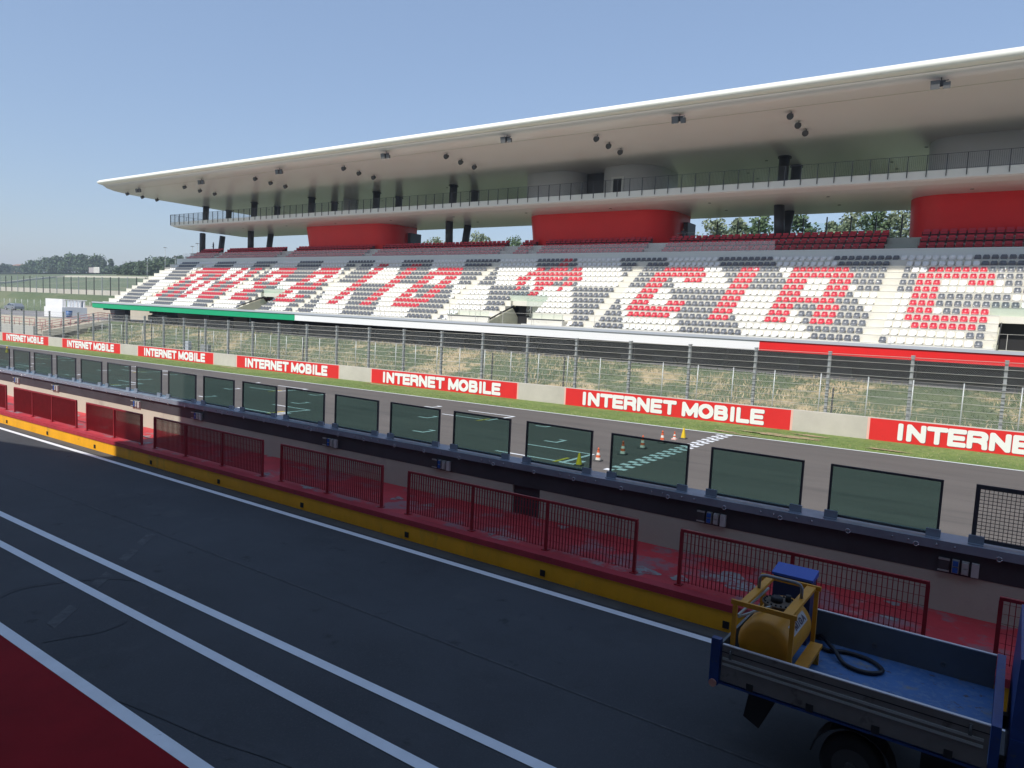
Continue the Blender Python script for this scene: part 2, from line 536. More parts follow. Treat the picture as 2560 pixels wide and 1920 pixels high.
# tyre marks
mb = MB()
def ribbon(pts, w, f, z):
    P = [Vector((a, b, 0)) for a, b in pts]
    vs = []
    for i, p in enumerate(P):
        d = (P[min(i + 1, len(P) - 1)] - P[max(0, i - 1)]).normalized()
        n_ = Vector((-d.y, d.x, 0)) * w / 2
        for q in (p - n_, p + n_):
            vs.append((q.x, q.y, f(q.x) + z))
    mb.add(vs, [(2 * i, 2 * i + 1, 2 * i + 3, 2 * i + 2) for i in range(len(P) - 1)])
def zp(pts):
    return [tuple(px(x / 2.44, 1240 + y / 2.44, Z=pz(-12))[:2]) for x, y in pts]
def curve(P, n=6):
    o = []
    for i in range(len(P) - 1):
        p0, p1, p2, p3 = [Vector(P[max(0, min(len(P) - 1, i + k))]) for k in (-1, 0, 1, 2)]
        for k in range(n):
            t = k / n
            o.append(tuple(0.5 * ((2 * p1) + (p2 - p0) * t + (2 * p0 - 5 * p1 + 4 * p2 - p3) * t * t + (3 * p1 - p0 - 3 * p2 + p3) * t ** 3)))
    return o + [tuple(P[-1])]
ribbon(curve(zp([(-60, 640), (100, 570), (280, 535), (480, 512), (680, 500), (860, 520), (935, 570), (945, 640)])), 0.10, pz, 0.0018)
ribbon(curve(zp([(260, 890), (420, 860), (600, 830), (760, 770)])), 0.11, pz, 0.0022)
ribbon(curve(zp([(730, 1240), (1000, 1350), (1300, 1480), (1650, 1600), (1900, 1700)])), 0.12, pz, 0.0026)
structure('tyre_marks', mb, mat('rubber_marks', (0.036, 0.038, 0.043), 0.8, patches=[((0.048, 0.052, 0.058), 5, 0.4, 0.6)]))

mb = MB()
for (a, b, w, h) in ((-10.55, 31.75, 0.55, 0.16), (-8.2, 32.6, 1.6, 0.35), (-7.3, 33.6, 0.8, 0.2), (-9.6, 31.35, 0.9, 0.1), (-4.1, 32.0, 0.75, 0.16), (-35, 34.0, 1.2, 0.2), (-52, 33.9, 1.5, 0.2)):
    mb.add([(a + w * (1 + 0.25 * math.sin(5 * t + a) + R_.uniform(-.15, .15)) * math.cos(t), b + h * (1 + R_.uniform(-.3, .3)) * math.sin(t), tz(a) + 0.05) for t in [k * math.pi / 10 for k in range(20)]], [tuple(range(20))])
structure('bare_soil_patches', mb, mat('bare_soil', (0.36, 0.26, 0.15), 0.95, var=0.2, vs=6, patches=[((0.14, 0.19, 0.06), 5, 0.5, 0.6)]))

# ------------------------------------------------------------------ pit kerb and walkway
XA, XB = -140, 20
kerb = thing('pit_kerb', (-40, 10.6, pz(-40)), 'long yellow kerb with a red top edge along the pit lane', 'kerb')
mb = MB()
def slope_box(mb, x0, x1, y0, y1, za, zb, f=pz, mi=0, n=1):
    for i in range(n):
        a = x0 + (x1 - x0) * i / n
        b = x0 + (x1 - x0) * (i + 1) / n
        mb.hexa([(a, y0, f(a) + za), (b, y0, f(b) + za), (b, y1, f(b) + za), (a, y1, f(a) + za), (a, y0, f(a) + zb), (b, y0, f(b) + zb), (b, y1, f(b) + zb), (a, y1, f(a) + zb)], mi)
slope_box(mb, XA, XB, 10.61, 10.75, -0.3, 0.325)
mb.build('kerb_face', M_yellow, kerb)
mb = MB(); slope_box(mb, XA, XB, 10.585, 10.80, 0.327, 0.438); mb.build('kerb_top', M_kerbred, kerb)
mb = MB()
hx = -3.3
while hx > -60:
    mb.box(hx - 0.05, hx + 0.05, 10.595, 10.7, pz(hx) + 0.06, pz(hx) + 0.17)
    hx -= 3.32
mb.build('drain_hole', M_dark, kerb)
structure('pit_walkway', MB().sheet(XA, XB, 10.80, 12.62, lambda x, y: wz(x) - 0.003, 40, 1), M_walk)
mb = MB()
RP = R_
for (cx_, cy_, w, h) in [(-15.35, 12.2, .7, .12), (-11.28, 11.68, .28, .14), (-10.39, 11.75, .26, .16), (-7.3, 12.4, .24, .12), (-8.08, 11.0, .12, .1), (-13.5, 10.98, .5, .12), (-4.9, 11.12, .5, .17), (-4.3, 11.2, .3, .13), (-3.66, 11.75, .75, .28), (-3.4, 11.5, .4, .2), (-1.3, 12.45, .22, .08), (-1.24, 11.75, .25, .07), (-32.7, 11.58, .6, .15), (-27.9, 12.1, .5, .1), (-22.3, 11.73, .45, .12), (-21.19, 11.1, .4, .2), (-17.4, 11.4, .45, .08), (-15.4, 11.15, .32, .1), (-24.6, 11.5, .4, .2)]:
    n_ = 22
    ring = []
    for k in range(n_):
        t = 2 * math.pi * k / n_
        q = 1 + 0.28 * math.sin(3 * t + cx_) + 0.16 * RP.uniform(-1, 1)
        ring.append((cx_ + w * 0.5 * q * math.cos(t), cy_ + h * q * math.sin(t), wz(cx_) + 0.003))
    mb.add(ring, [tuple(range(n_))])
structure('bare_concrete_patches', mb, mat('bare_concrete', (0.27, 0.26, 0.25), 0.8, var=0.2, vs=5, patches=[((0.33, 0.06, 0.07), 7, 0.50, 0.60)]))

# ------------------------------------------------------------------ pit wall
pw = thing('pit_wall', (-40, 12.62, wz(-40)), 'long concrete pit wall with a black band and steel channel on top', 'wall')
YW = 12.62
mb = MB()
slope_box(mb, XA, -8.75, YW, 13.05, -0.6, 0.60, wz); slope_box(mb, -8.05, XB, YW, 13.05, -0.6, 0.60, wz)
mb.build('concrete_face', M_pitwall, pw)
mb = MB(); slope_box(mb, XA, XB, YW - 0.006, 13.06, 0.602, 0.965, wz); mb.build('black_band', M_band, pw)
mb = MB(); slope_box(mb, -8.749, -8.051, YW + 0.05, 13.0, -0.5, 0.60, wz); mb.build('niche_door', M_band, pw)
mb = MB()
slope_box(mb, XA, XB, YW - 0.075, 13.09, 1.06, 1.10, wz, n=1)
slope_box(mb, XA, XB, YW - 0.075, YW - 0.035, 0.967, 1.06, wz)
mb.build('steel_channel', M_steel, pw)
mb = MB()
for g in range(-48, 6):
    cx_ = -1.63 + 2.04 * g
    for d in (-1.22, -0.98, 0.62 - 0.4, 0.62 - 0.18):
        x_ = cx_ + d + 0.0
        z_ = wz(x_) + 1.035
        mb.tube([(x_, YW - 0.079, z_), (x_, YW - 0.093, z_)], [0.018, 0.012], 8)
mb.build('bolt', M_bolt, pw)
mb = MB()
for g in range(-48, 6):
    x_ = -4.09 + 2.04 * g
    for s_ in (0, -1.07):
        z_ = wz(x_) + 0.985
        pts = [(x_ + s_ + 0.035 * math.cos(t), YW - 0.092, z_ + 0.035 * math.sin(t)) for t in [k * math.pi / 5 for k in range(11)]]
        mb.tube(pts, 0.006, 5)
mb.build('tie_ring', M_bolt, pw)
# cap/inner side top
mb = MB(); slope_box(mb, XA, XB, YW - 0.03, 13.08, 0.967, 1.058, wz); mb.build('channel_core', M_band, pw)

# glass screens
def screen(cx_, mesh=False, w=1.62):
    z0 = wz(cx_) + 1.10
    t = thing('glass_screen' if not mesh else 'mesh_screen', (cx_, 12.75, z0), '', 'screen')
    x0, x1, y = cx_ - w / 2, cx_ + w / 2, 12.75
    h = 0.90
    fr = MB()
    b = 0.035 if not mesh else 0.06
    fr.box(x0, x0 + b, y - 0.02, y + 0.02, z0 + 0.03, z0 + h)
    fr.box(x1 - b, x1, y - 0.02, y + 0.02, z0 + 0.03, z0 + h)
    fr.box(x0 + b, x1 - b, y - 0.02, y + 0.02, z0 + h - b, z0 + h)
    fr.box(x0 + b, x1 - b, y - 0.02, y + 0.02, z0 + 0.03, z0 + 0.03 + b)
    fr.build('frame', M_frame, t)
    if not mesh:
        MB().box(x0 + b, x1 - b, y - 0.004, y + 0.004, z0 + 0.03 + b, z0 + h - b).build('pane', M_tglass, t)
    else:
        g = MB()
        k = x0 + b + 0.055
        while k < x1 - b:
            g.box(k - 0.004, k + 0.004, y - 0.004, y + 0.004, z0 + 0.05, z0 + h - b); k += 0.055
        k = z0 + 0.12
        while k < z0 + h - b:
            g.box(x0 + b, x1 - b, y + 0.0045, y + 0.0115, k - 0.004, k + 0.004); k += 0.055
        g.build('wire_grid', M_frame, t)
    for bx in (x0 - 0.03, x1 - 0.17):
        MB().box(bx, bx + 0.20, y - 0.07, y - 0.022, z0 + 0.002, z0 + 0.13).box(bx, bx + 0.20, y - 0.12, y - 0.07, z0 + 0.002, z0 + 0.012).build('bracket', M_steel, t)
    return t
gs = []
for k in range(0, 20):
    cx_ = -1.62 - 2.04 * k
    t = screen(cx_)
    t['label'] = 'tinted glass screen on the pit wall, %s from the right%s' % (nth(k + 1), {4: ' beside the orange cones', 3: ' before the checkered line'}.get(k, ''))
    t['group'] = 'glass screens on the pit wall'
t = screen(0.42, mesh=True)
tag(t, 'dark framed wire mesh screen on the pit wall at the right edge', 'screen')

# socket boxes
def sockets(x_, lab):
    z = wz(x_) + 0.74
    t = thing('socket_panel', (x_, YW - 0.01, z), lab, 'socket panel', 'power sockets on the pit wall')
    y0 = YW - 0.07
    a = MB().box(x_ - 0.24, x_ - 0.10, y0, YW - 0.008, z - 0.09, z + 0.10); a.build('breaker_box', M_lamp, t)
    MB().box(x_ - 0.245, x_ - 0.095, y0 - 0.008, y0 - 0.001, z + 0.075, z + 0.105).box(x_ - 0.245, x_ - 0.095, y0 - 0.008, y0 - 0.001, z - 0.10, z - 0.075).build('cover_strip', M_alul, t)
    MB().box(x_ - 0.065, x_ + 0.025, y0, YW - 0.008, z - 0.10, z + 0.10).build('blue_socket_frame', M_alul, t)
    MB().box(x_ - 0.055, x_ + 0.015, y0 - 0.02, y0 - 0.001, z + 0.012, z + 0.088).box(x_ - 0.055, x_ + 0.015, y0 - 0.02, y0 - 0.001, z - 0.088, z - 0.012).build('blue_socket', mat('socket_blue', (0.02, 0.10, 0.38), 0.4), t)
    MB().box(x_ + 0.06, x_ + 0.15, y0, YW - 0.008, z - 0.10, z + 0.10).box(x_ + 0.07, x_ + 0.14, y0 - 0.02, y0 - 0.001, z + 0.012, z + 0.085).box(x_ + 0.07, x_ + 0.14, y0 - 0.02, y0 - 0.001, z - 0.085, z - 0.012).build('grey_socket', mat('socket_grey', (0.42, 0.43, 0.42), 0.45), t)
    MB().box(x_ + 0.185, x_ + 0.28, y0, YW - 0.008, z - 0.11, z + 0.10).build('blank_box', mat('box_grey', (0.50, 0.51, 0.50), 0.5), t)
for k, x_ in enumerate((-0.52, -4.34, -10.79, -14.65, -20.9, -24.62, -30.76, -34.4)):
    sockets(x_, 'power sockets on the black band of the pit wall, %s set from the right' % nth(k + 1))

# ------------------------------------------------------------------ red railings
def railing(xs_, lab):
    x0, x1 = xs_[0], xs_[-1]
    y = 10.92
    t = thing('red_railing', ((x0 + x1) / 2, y, wz((x0 + x1) / 2)), lab, 'railing', 'red railings along the pit walkway')
    H = 0.90
    mb = MB(); mb.beam((x0 - 0.02, y, wz(x0) + H), (x1 + 0.02, y, wz(x1) + H), 0.045, 0.045); mb.build('top_rail', M_fence_red, t)
    for x_ in xs_:
        m = MB().box(x_ - 0.025, x_ + 0.025, y - 0.025, y + 0.025, wz(x_) + 0.012, wz(x_) + H - 0.024)
        m.box(x_ - 0.06, x_ + 0.06, y - 0.06, y + 0.06, wz(x_), wz(x_) + 0.012)
        m.build('post', M_fence_red, t)
    m = MB()
    for a, b in zip(xs_, xs_[1:]):
        n_ = max(2, round((b - a - 0.06) / 0.064))
        for k in range(1, n_):
            x_ = a + 0.03 + (b - a - 0.06) * k / n_
            m.box(x_ - 0.005, x_ + 0.005, y - 0.012, y + 0.012, wz(x_) + 0.05, wz(x_) + H - 0.025)
        for k in range(7):
            z_ = 0.06 + k * 0.128
            m.beam((a + 0.026, y + 0.015, wz(a) + z_), (b - 0.026, y + 0.015, wz(b) + z_), 0.005, 0.005)
    m.build('mesh_infill', M_fence_red, t)
secs = [[0.06, 1.8, 3.5], [-4.21, -2.49, -0.75], [-10.22, -8.51, -6.78, -5.01], [-14.45, -12.77, -11.01], [-20.28, -18.66, -16.92, -15.2], [-24.41, -22.63, -21.0], [-30.0, -28.46, -26.92, -25.14], [-34.6, -32.6, -30.75]]
notes = ['with its left post beside the blue truck headboard', 'behind the yellow fuel tank', 'with four posts, right of the gap before the niche door', 'with three posts, fully in shade', 'with four posts at the edge of the shade', 'with three posts in the sunshine', 'with four posts, fully in sunshine', 'cut by the left edge of the photo']
for s_, nt_ in zip(secs, notes):
    railing(s_, 'red mesh railing section ' + nt_)

# ------------------------------------------------------------------ track barrier with adverts
bar = thing('track_barrier', (-40, 34.9, tz(-40)), 'low concrete barrier wall with red painted advertising panels beyond the track', 'barrier wall')
YB = 34.7
mb = MB(); slope_box(mb, -400, 120, YB, 35.05, -0.3, 1.0, tz); mb.build('concrete_wall', M_barrier, bar)
mb = MB()
xj = -400
while xj < 120:
    mb.box(xj, xj + 0.02, YB - 0.003, YB + 0.01, tz(xj) + 0.02, tz(xj) + 0.98); xj += 5.2
mb.build('joint', mat('joint_dark', (0.14, 0.13, 0.12), 0.9), bar)
# rounded stroke lettering as one clean mesh (marching squares over a distance field)
def seg(p, a, b):
    ax, ay = a; bx, by = b
    dx, dy = bx - ax, by - ay
    L2 = dx * dx + dy * dy
    t = 0 if L2 == 0 else max(0, min(1, ((p[0] - ax) * dx + (p[1] - ay) * dy) / L2))
    u, v = abs(p[0] - ax - t * dx), abs(p[1] - ay - t * dy)
    return (u ** 3.4 + v ** 3.4) ** (1 / 3.4)
def arc(cx_, cy_, rx, ry, a0, a1, n=10):
    return [(cx_ + rx * math.cos(rad(a0 + (a1 - a0) * i / n)), cy_ + ry * math.sin(rad(a0 + (a1 - a0) * i / n))) for i in range(n + 1)]
GL = {  # strokes on a 0..1 x 0..1 cell (centre lines)
    'I': [[(0.5, 0), (0.5, 1)]], 'N': [[(0, 0), (0, 1), (1, 0), (1, 1)]], 'T': [[(0, 1), (1, 1)], [(0.5, 1), (0.5, 0)]],
    'E': [[(1, 1), (0, 1), (0, 0), (1, 0)], [(0, 0.5), (0.9, 0.5)]],
    'R': [[(0, 0), (0, 1), (0.65, 1)] + arc(0.65, 0.74, 0.32, 0.26, 90, -90) + [(0, 0.48)], [(0.62, 0.48), (0.93, 0.3), (0.96, 0.0)]],
    'M': [[(0, 0), (0, 1), (0.5, 0.1), (1, 1), (1, 0)]], 'O': [arc(0.5, 0.5, 0.5, 0.5, 0, 360, 24)],
    'B': [[(0, 0), (0, 1), (0.65, 1)] + arc(0.65, 0.76, 0.28, 0.24, 90, -90) + [(0, 0.52)], [(0.65, 0.52)] + arc(0.68, 0.26, 0.32, 0.26, 90, -90) + [(0, 0)]],
    'L': [[(0, 1), (0, 0), (1, 0)]], 'G': [[(1, 0.78)] + arc(0.5, 0.5, 0.5, 0.5, 35, 325, 18) + [(1, 0.45), (0.6, 0.45)]], 'A': [[(0, 0), (0.5, 1), (1, 0)], [(0.2, 0.33), (0.8, 0.33)]]}
def lettering(items, z0, z1, sw, cell):
    """items: (char, x0, x1) extents including stroke; returns (verts2d, faces)"""
    V, Fc, ix = [], [], {}
    def vid(p):
        k = (round(p[0], 4), round(p[1], 4))
        if k not in ix:
            ix[k] = len(V); V.append(k)
        return ix[k]
    r = sw / 2
    for ch, a, b in items:
        st = []
        for line in GL[ch]:
            P = [(a + r + (b - a - sw) * u, z0 + r + (z1 - z0 - sw) * v) for u, v in line]
            st += list(zip(P, P[1:]))
        nx_ = int((b - a) / cell) + 3
        nz_ = int((z1 - z0) / cell) + 3
        D = [[min(seg((a - cell + i * cell, z0 - cell + j * cell), s0, s1) for s0, s1 in st) - r for i in range(nx_ + 1)] for j in range(nz_ + 1)]
        for j in range(nz_):
            for i in range(nx_):
                c = [(i, j), (i + 1, j), (i + 1, j + 1), (i, j + 1)]
                d = [D[q[1]][q[0]] for q in c]
                if min(d) >= 0:
                    continue
                poly = []
                for k in range(4):
                    k2 = (k + 1) % 4
                    p = (a - cell + c[k][0] * cell, z0 - cell + c[k][1] * cell)
                    p2 = (a - cell + c[k2][0] * cell, z0 - cell + c[k2][1] * cell)
                    if d[k] < 0:
                        poly.append(p)
                    if (d[k] < 0) != (d[k2] < 0):
                        t = d[k] / (d[k] - d[k2])
                        poly.append((p[0] + (p2[0] - p[0]) * t, p[1] + (p2[1] - p[1]) * t))
                f = []
                for p in poly:
                    q = vid(p)
                    if q not in f:
                        f.append(q)
                if len(f) >= 3:
                    Fc.append(tuple(f))
    return V, Fc
word = [('I', 1.08, 1.33), ('N', 1.47, 2.13), ('T', 2.22, 2.92), ('E', 2.98, 3.58), ('R', 3.66, 4.34), ('N', 4.43, 5.09), ('E', 5.20, 5.79), ('T', 5.88, 6.56),
        ('M', 6.92, 7.71), ('O', 7.78, 8.50), ('B', 8.60, 9.23), ('I', 9.35, 9.60), ('L', 9.70, 10.28), ('E', 10.37, 10.97)]
LV, LF = lettering([(c, a - 0.03, b + 0.03) if c != 'I' else (c, a - 0.0, b + 0.0) for c, a, b in word], 0.13, 0.87, 0.195, 0.022)
for k in range(-1, 9):
    x0 = -20.74 - 15.55 * k
    x1 = x0 + 12.2
    mb = MB(); slope_box(mb, x0, x1, YB - 0.006, YB + 0.05, 0.012, 0.985, tz)
    pn = mb.build('advert_panel', M_red_adv, bar)
    mb = MB()
    slope_box(mb, x0 - 0.10, x0, YB - 0.007, YB + 0.05, 0.0, 1.003, tz)
    mb.build('panel_edge', M_salmon, bar)
    mb = MB()
    slope_box(mb, x1, x1 + 0.10, YB - 0.007, YB + 0.05, 0.0, 1.003, tz)
    mb.build('panel_edge', M_salmon, bar)
    mb = MB()
    mb.add([(x0 + u, YB - 0.012, tz(x0 + u) + v) for u, v in LV], [f for f in LF])
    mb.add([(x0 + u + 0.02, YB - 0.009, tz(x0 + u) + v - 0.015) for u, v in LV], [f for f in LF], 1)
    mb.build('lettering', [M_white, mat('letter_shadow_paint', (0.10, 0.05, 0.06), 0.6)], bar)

# debris fence on the barrier
cf = thing('debris_fence', (-40, 35.2, tz(-40)), 'tall steel post debris fence with cables and fine mesh behind the advert wall', 'fence')
HP = 3.74
for k in range(-3, 60):
    x_ = -0.5 - 3.335 * k
    m = MB().box(x_ - 0.06, x_ + 0.06, 35.15, 35.17, tz(x_) - 0.2, tz(x_) + HP).box(x_ - 0.06, x_ + 0.06, 35.27, 35.29, tz(x_) - 0.2, tz(x_) + HP).box(x_ - 0.012, x_ + 0.012, 35.171, 35.269, tz(x_) - 0.2, tz(x_) + HP)
    m.box(x_ - 0.075, x_ + 0.075, 35.12, 35.32, tz(x_) + HP, tz(x_) + HP + 0.05)
    for c in range(10):
        m.box(x_ - 0.075, x_ + 0.075, 35.10, 35.149, tz(x_) + 1.2 + c * 0.27, tz(x_) + 1.23 + c * 0.27)
    m.build('post', M_post, cf)
XF0, XF1 = -0.5 - 3.335 * 59, -0.5 + 3.335 * 3
for c in range(9):
    z_ = 1.30 + 0.30 * c
    MB().tube([(XF0, 35.10, tz(XF0) + z_), (XF1, 35.10, tz(XF1) + z_)], 0.011, 5).build('cable', M_cable, cf)
mb = MB(); mb.add([(XF0, 35.13, tz(XF0) + 1.0), (XF1, 35.13, tz(XF1) + 1.0), (XF1, 35.13, tz(XF1) + HP - 0.05), (XF0, 35.13, tz(XF0) + HP - 0.05)], [(0, 1, 2, 3)])
mb.build('wire_mesh', M_net, cf)

# low chain-link fence on the bank
lf = thing('chain_link_fence', (-30, 39.0, -4.3), 'lower chain-link fence with thin posts at the foot of the grass bank', 'fence')
lp = [0.1, -2.1, -4.15, -6.1, -8.3, -10.6, -12.8, -14.8, -16.9, -19.0, -21.0, -23.3, -25.5, -27.7, -29.9, -32.1, -34.2, -36.3, -38.3, -40.5]
lp += [-40.5 - 2.15 * k for k in range(1, 22)]
lp = [4.4, 2.2] + lp
ltop = lambda x: -2.06 + 0.0092 * x
for i, x_ in enumerate(lp):
    MB().tube([(x_, 39, -4.9), (x_ + 0.02, 39, ltop(x_))], 0.028, 6).build('post', mat('zinc_post', (0.52, 0.55, 0.54), 0.4, metal=0.2), lf)
mb = MB()
for a, b in zip(lp, lp[1:]):
    sag = R_.uniform(0.02, 0.12)
    mid = (a + b) / 2
    mb.add([(b, 39.03, -4.8), (a, 39.03, -4.8), (a, 39.03, ltop(a) - 0.06), (mid, 39.03, ltop(mid) - 0.06 - sag), (b, 39.03, ltop(b) - 0.06)], [(0, 1, 2, 3, 4)])
mb.build('wire_mesh', M_net2, lf)
mb = MB()
for a, b in zip(lp, lp[1:]):
    for zz_ in (0.08, 0.95, 1.7):
        mid = (a + b) / 2
        mb.tube([(a, 39.01, ltop(a) - zz_), (mid, 39.01, ltop(mid) - zz_ - R_.uniform(0.0, 0.08)), (b, 39.01, ltop(b) - zz_)], 0.008, 4)
mb.build('tension_wire', M_cable, lf)

# dry and green grass on the bank: thousands of blades, one object
mb = MB()
for i in range(42000):
    x_ = R_.uniform(-96, 8)
    y_ = R_.uniform(38.0, 48.3)
    den = math.sin(x_ * 0.35 + 1.3 * math.sin(y_)) + math.sin(x_ * 0.13 + y_ * 0.8)
    dry = den + R_.uniform(-1.2, 1.2) > 0.75
    z_ = ground_z(x_, y_) - 0.04
    h = R_.uniform(0.10, 0.34) * (1.15 if dry else 0.8)
    a = R_.uniform(0, math.pi)
    w = R_.uniform(0.015, 0.045)
    lx, ly = R_.uniform(-0.15, 0.15), R_.uniform(-0.15, 0.15)
    cx_, sx_ = math.cos(a) * w, math.sin(a) * w
    mb.add([(x_ - cx_, y_ - sx_, z_), (x_ + cx_, y_ + sx_, z_), (x_ + lx, y_ + ly, z_ + h)], [(0, 1, 2)], 0 if dry else 1)
tag(mb.build('bank_grass', [mat('dry_blades', (0.52, 0.42, 0.25), 0.8, var=0.15, vs=2), mat('green_blades', (0.085, 0.13, 0.04), 0.8, var=0.25, vs=2)]), 'tall dry and green grass on the bank below the grandstand', 'grass', kind='stuff')
mb = MB()
for i in range(26000):
    x_ = R_.uniform(-75, 6)
    y_ = R_.uniform(31.25, 34.68)
    z_ = tz(x_)
    h = R_.uniform(0.03, 0.075)
    a = R_.uniform(0, math.pi); w = 0.012
    cx_, sx_ = math.cos(a) * w, math.sin(a) * w
    mb.add([(x_ - cx_, y_ - sx_, z_), (x_ + cx_, y_ + sx_, z_), (x_ + R_.uniform(-.03, .03), y_ + R_.uniform(-.03, .03), z_ + h)], [(0, 1, 2)], 0 if R_.random() < 0.2 else 1)
tag(mb.build('verge_grass', [mat('dry_blades', (0.4, 0.34, 0.2)), mat('lawn_blades', (0.15, 0.22, 0.05), 0.8, var=0.2, vs=1)]), 'short green grass between the track edge line and the advert wall', 'grass', kind='stuff')
# ================================================================== grandstand
SX0, SX1 = -106.6, 34.0
gst = thing('grandstand', (-40, 55, plat(-40)), 'long white roofed grandstand with red boxes and a green white and red front edge', 'grandstand')
NR = 13
SXO, SYO, SZO = -25.907, 58.93, 5.34
def row_y(r): return SYO - 0.8014 * (r - 1)
def row_z(r): return SZO - 0.4909 * (r - 1)
def front(r): return row_y(r) - 0.33
PORT = [-96, -24, 48]                                        # first seat column of each entrance
def cx(c): return SXO + 0.5 * c
# stepped terraces (cut out at the entrances)
mb = MB()
XL, XR = -104.6, SX1
for r in range(1, NR + 1):
    y0 = front(r) if r < NR else 48.95
    y1 = front(r - 1) if r > 1 else 59.65
    z = row_z(r)
    cuts = [(cx(p) + 0.55, cx(p + 8)) for p in PORT] if r >= 9 else []
    x = XL + (0.35 * (r - 1) * 0)
    for a, b in cuts + [(XR, XR)]:
        mb.box(x, min(a, XR), y0, y1, z - 0.52, z)
        x = b
mb.build('terrace_steps', M_terr, gst)
# small nosing line along each step
mb = MB()
for r in range(1, NR + 1):
    z = row_z(r); y0 = front(r) if r < NR else 48.95
    x = XL
    for a, b in ([(cx(p) + 0.55, cx(p + 8)) for p in PORT] if r >= 9 else []) + [(XR, XR)]:
        mb.box(x + 0.01, min(a, XR) - 0.01, y0 - 0.02, y0 + 0.05, z + 0.002, z + 0.022)
        x = b
mb.build('step_nosing', M_deckedge, gst)
# entrances
for i, p in enumerate(PORT):
    xa, xb = cx(p), cx(p + 8)
    yb = front(8)
    zt, z0 = row_z(9) - 0.02, -0.62
    e = MB()
    e.box(xa, xb, yb - 0.02, yb + 0.28, row_z(9) - 0.30, row_z(8) - 0.52)
    e.box(xa - 0.02, xb + 0.02, yb - 0.45, yb - 0.021, row_z(9) - 0.42, row_z(9) - 0.02)
    pe = e.build('entrance_lintel', M_terr, gst)
    xl = xa + 0.55
    ZL = row_z(9) - 0.42
    MB().hexa([(xl - 0.10, 49.0, z0), (xl + 0.06, 49.0, z0), (xl + 0.06, yb + 0.9, z0), (xl - 0.10, yb + 0.9, z0), (xl - 0.10, 49.0, z0 + 0.12), (xl + 0.06, 49.0, z0 + 0.12), (xl + 0.06, yb - 0.5, ZL - 0.25), (xl - 0.10, yb - 0.5, ZL - 0.25)]).build('entrance_side_wall', M_pitwall, gst)
    m = MB()
    for r in range(9, NR + 1):
        m.box(xl - 0.2, xl - 0.101, max(49.0, front(r) + 0.02), front(r - 1) - 0.001, z0 - 0.3, row_z(r) - 0.522)
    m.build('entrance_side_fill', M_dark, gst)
    MB().box(xb + 0.003, xb + 0.16, 48.97, yb, -0.9, -0.56).build('entrance_side_wall', M_pitwall, gst)
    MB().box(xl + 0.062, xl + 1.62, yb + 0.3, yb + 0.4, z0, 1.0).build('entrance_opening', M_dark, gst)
    MB().box(xl + 1.62, xb, yb + 0.25, yb + 0.4, z0, ZL).box(xl + 0.062, xl + 1.619, yb + 0.26, yb + 0.4, 1.001, ZL).build('entrance_back_wall', M_pitwall, gst)
    MB().box(xl - 0.1, xb, 48.95, yb + 0.5, z0 - 0.1, z0 - 0.001).build('entrance_floor', M_pitwall, gst)
    m = MB().beam((xl + 0.12, 49.1, -0.25), (xl + 0.12, yb - 0.25, ZL + 0.05), 0.05, 0.12)
    m.build('entrance_handrail', M_col, gst)
    g = MB().box(xa, xb, front(8) - 0.30, front(8) - 0.285, row_z(9) + 0.02, row_z(9) + 0.85)
    g.box(xb + 0.02, xb + 0.035, 49.6, front(8) - 0.3, row_z(11) - 0.3, row_z(9) + 0.2)
    g.build('entrance_glass', M_clear, gst)
# two raised viewing platforms beside the middle entrance
for a, b in ((-32, -22.9), (-14.7, -8.1)):
    xa, xb = cx(a), cx(b)
    MB().box(xa, xb, 49.0, front(11) + 0.0, -0.60, row_z(12) - 0.10).build('platform', M_terr, gst)
    MB().box(xa, xb, 48.99, 49.3, row_z(12) - 0.098, row_z(12) - 0.02).build('platform_edge', M_frame, gst)
    m = MB()
    m.box(xa + 0.02, xb - 0.02, 49.1, 49.115, row_z(12), row_z(12) + 0.42)
    m.build('platform_glass', M_clear, gst)
    m = MB(); k = xa + 0.1
    while k < xb:
        m.box(k - 0.012, k + 0.012, 49.12, 49.145, row_z(12), row_z(12) + 0.95); k += 1.15
    m.beam((xa + 0.05, 49.13, row_z(12) + 0.96), (xb - 0.05, 49.13, row_z(12) + 0.96), 0.025, 0.02)
    m.build('platform_rail', M_cable, gst)
# front edge: grey coping over green, white and red panels
MB().box(SX0, XR, 48.42, 48.948, -0.80, -0.615).build('coping', M_coping, gst)
MB().box(SX0, -62.42, 48.5, 48.74, -1.45, -0.802).build('green_front_panel', M_green, gst)
MB().box(-62.418, -14.31, 48.5, 48.74, -1.45, -0.802).build('white_front_panel', M_fwhite, gst)
MB().box(-14.308, XR, 48.5, 48.74, -1.45, -0.802).build('red_front_panel', M_fred, gst)
# front handrail wire on thin posts
m = MB(); k = cx(-60)
while k < XR:
    m.box(k - 0.014, k + 0.014, 48.70, 48.728, -0.615, 0.30); k += 2.9
m.beam((cx(-60), 48.714, 0.31), (XR, 48.714, 0.31), 0.018, 0.018)
m.build('front_handrail', M_cable, gst)
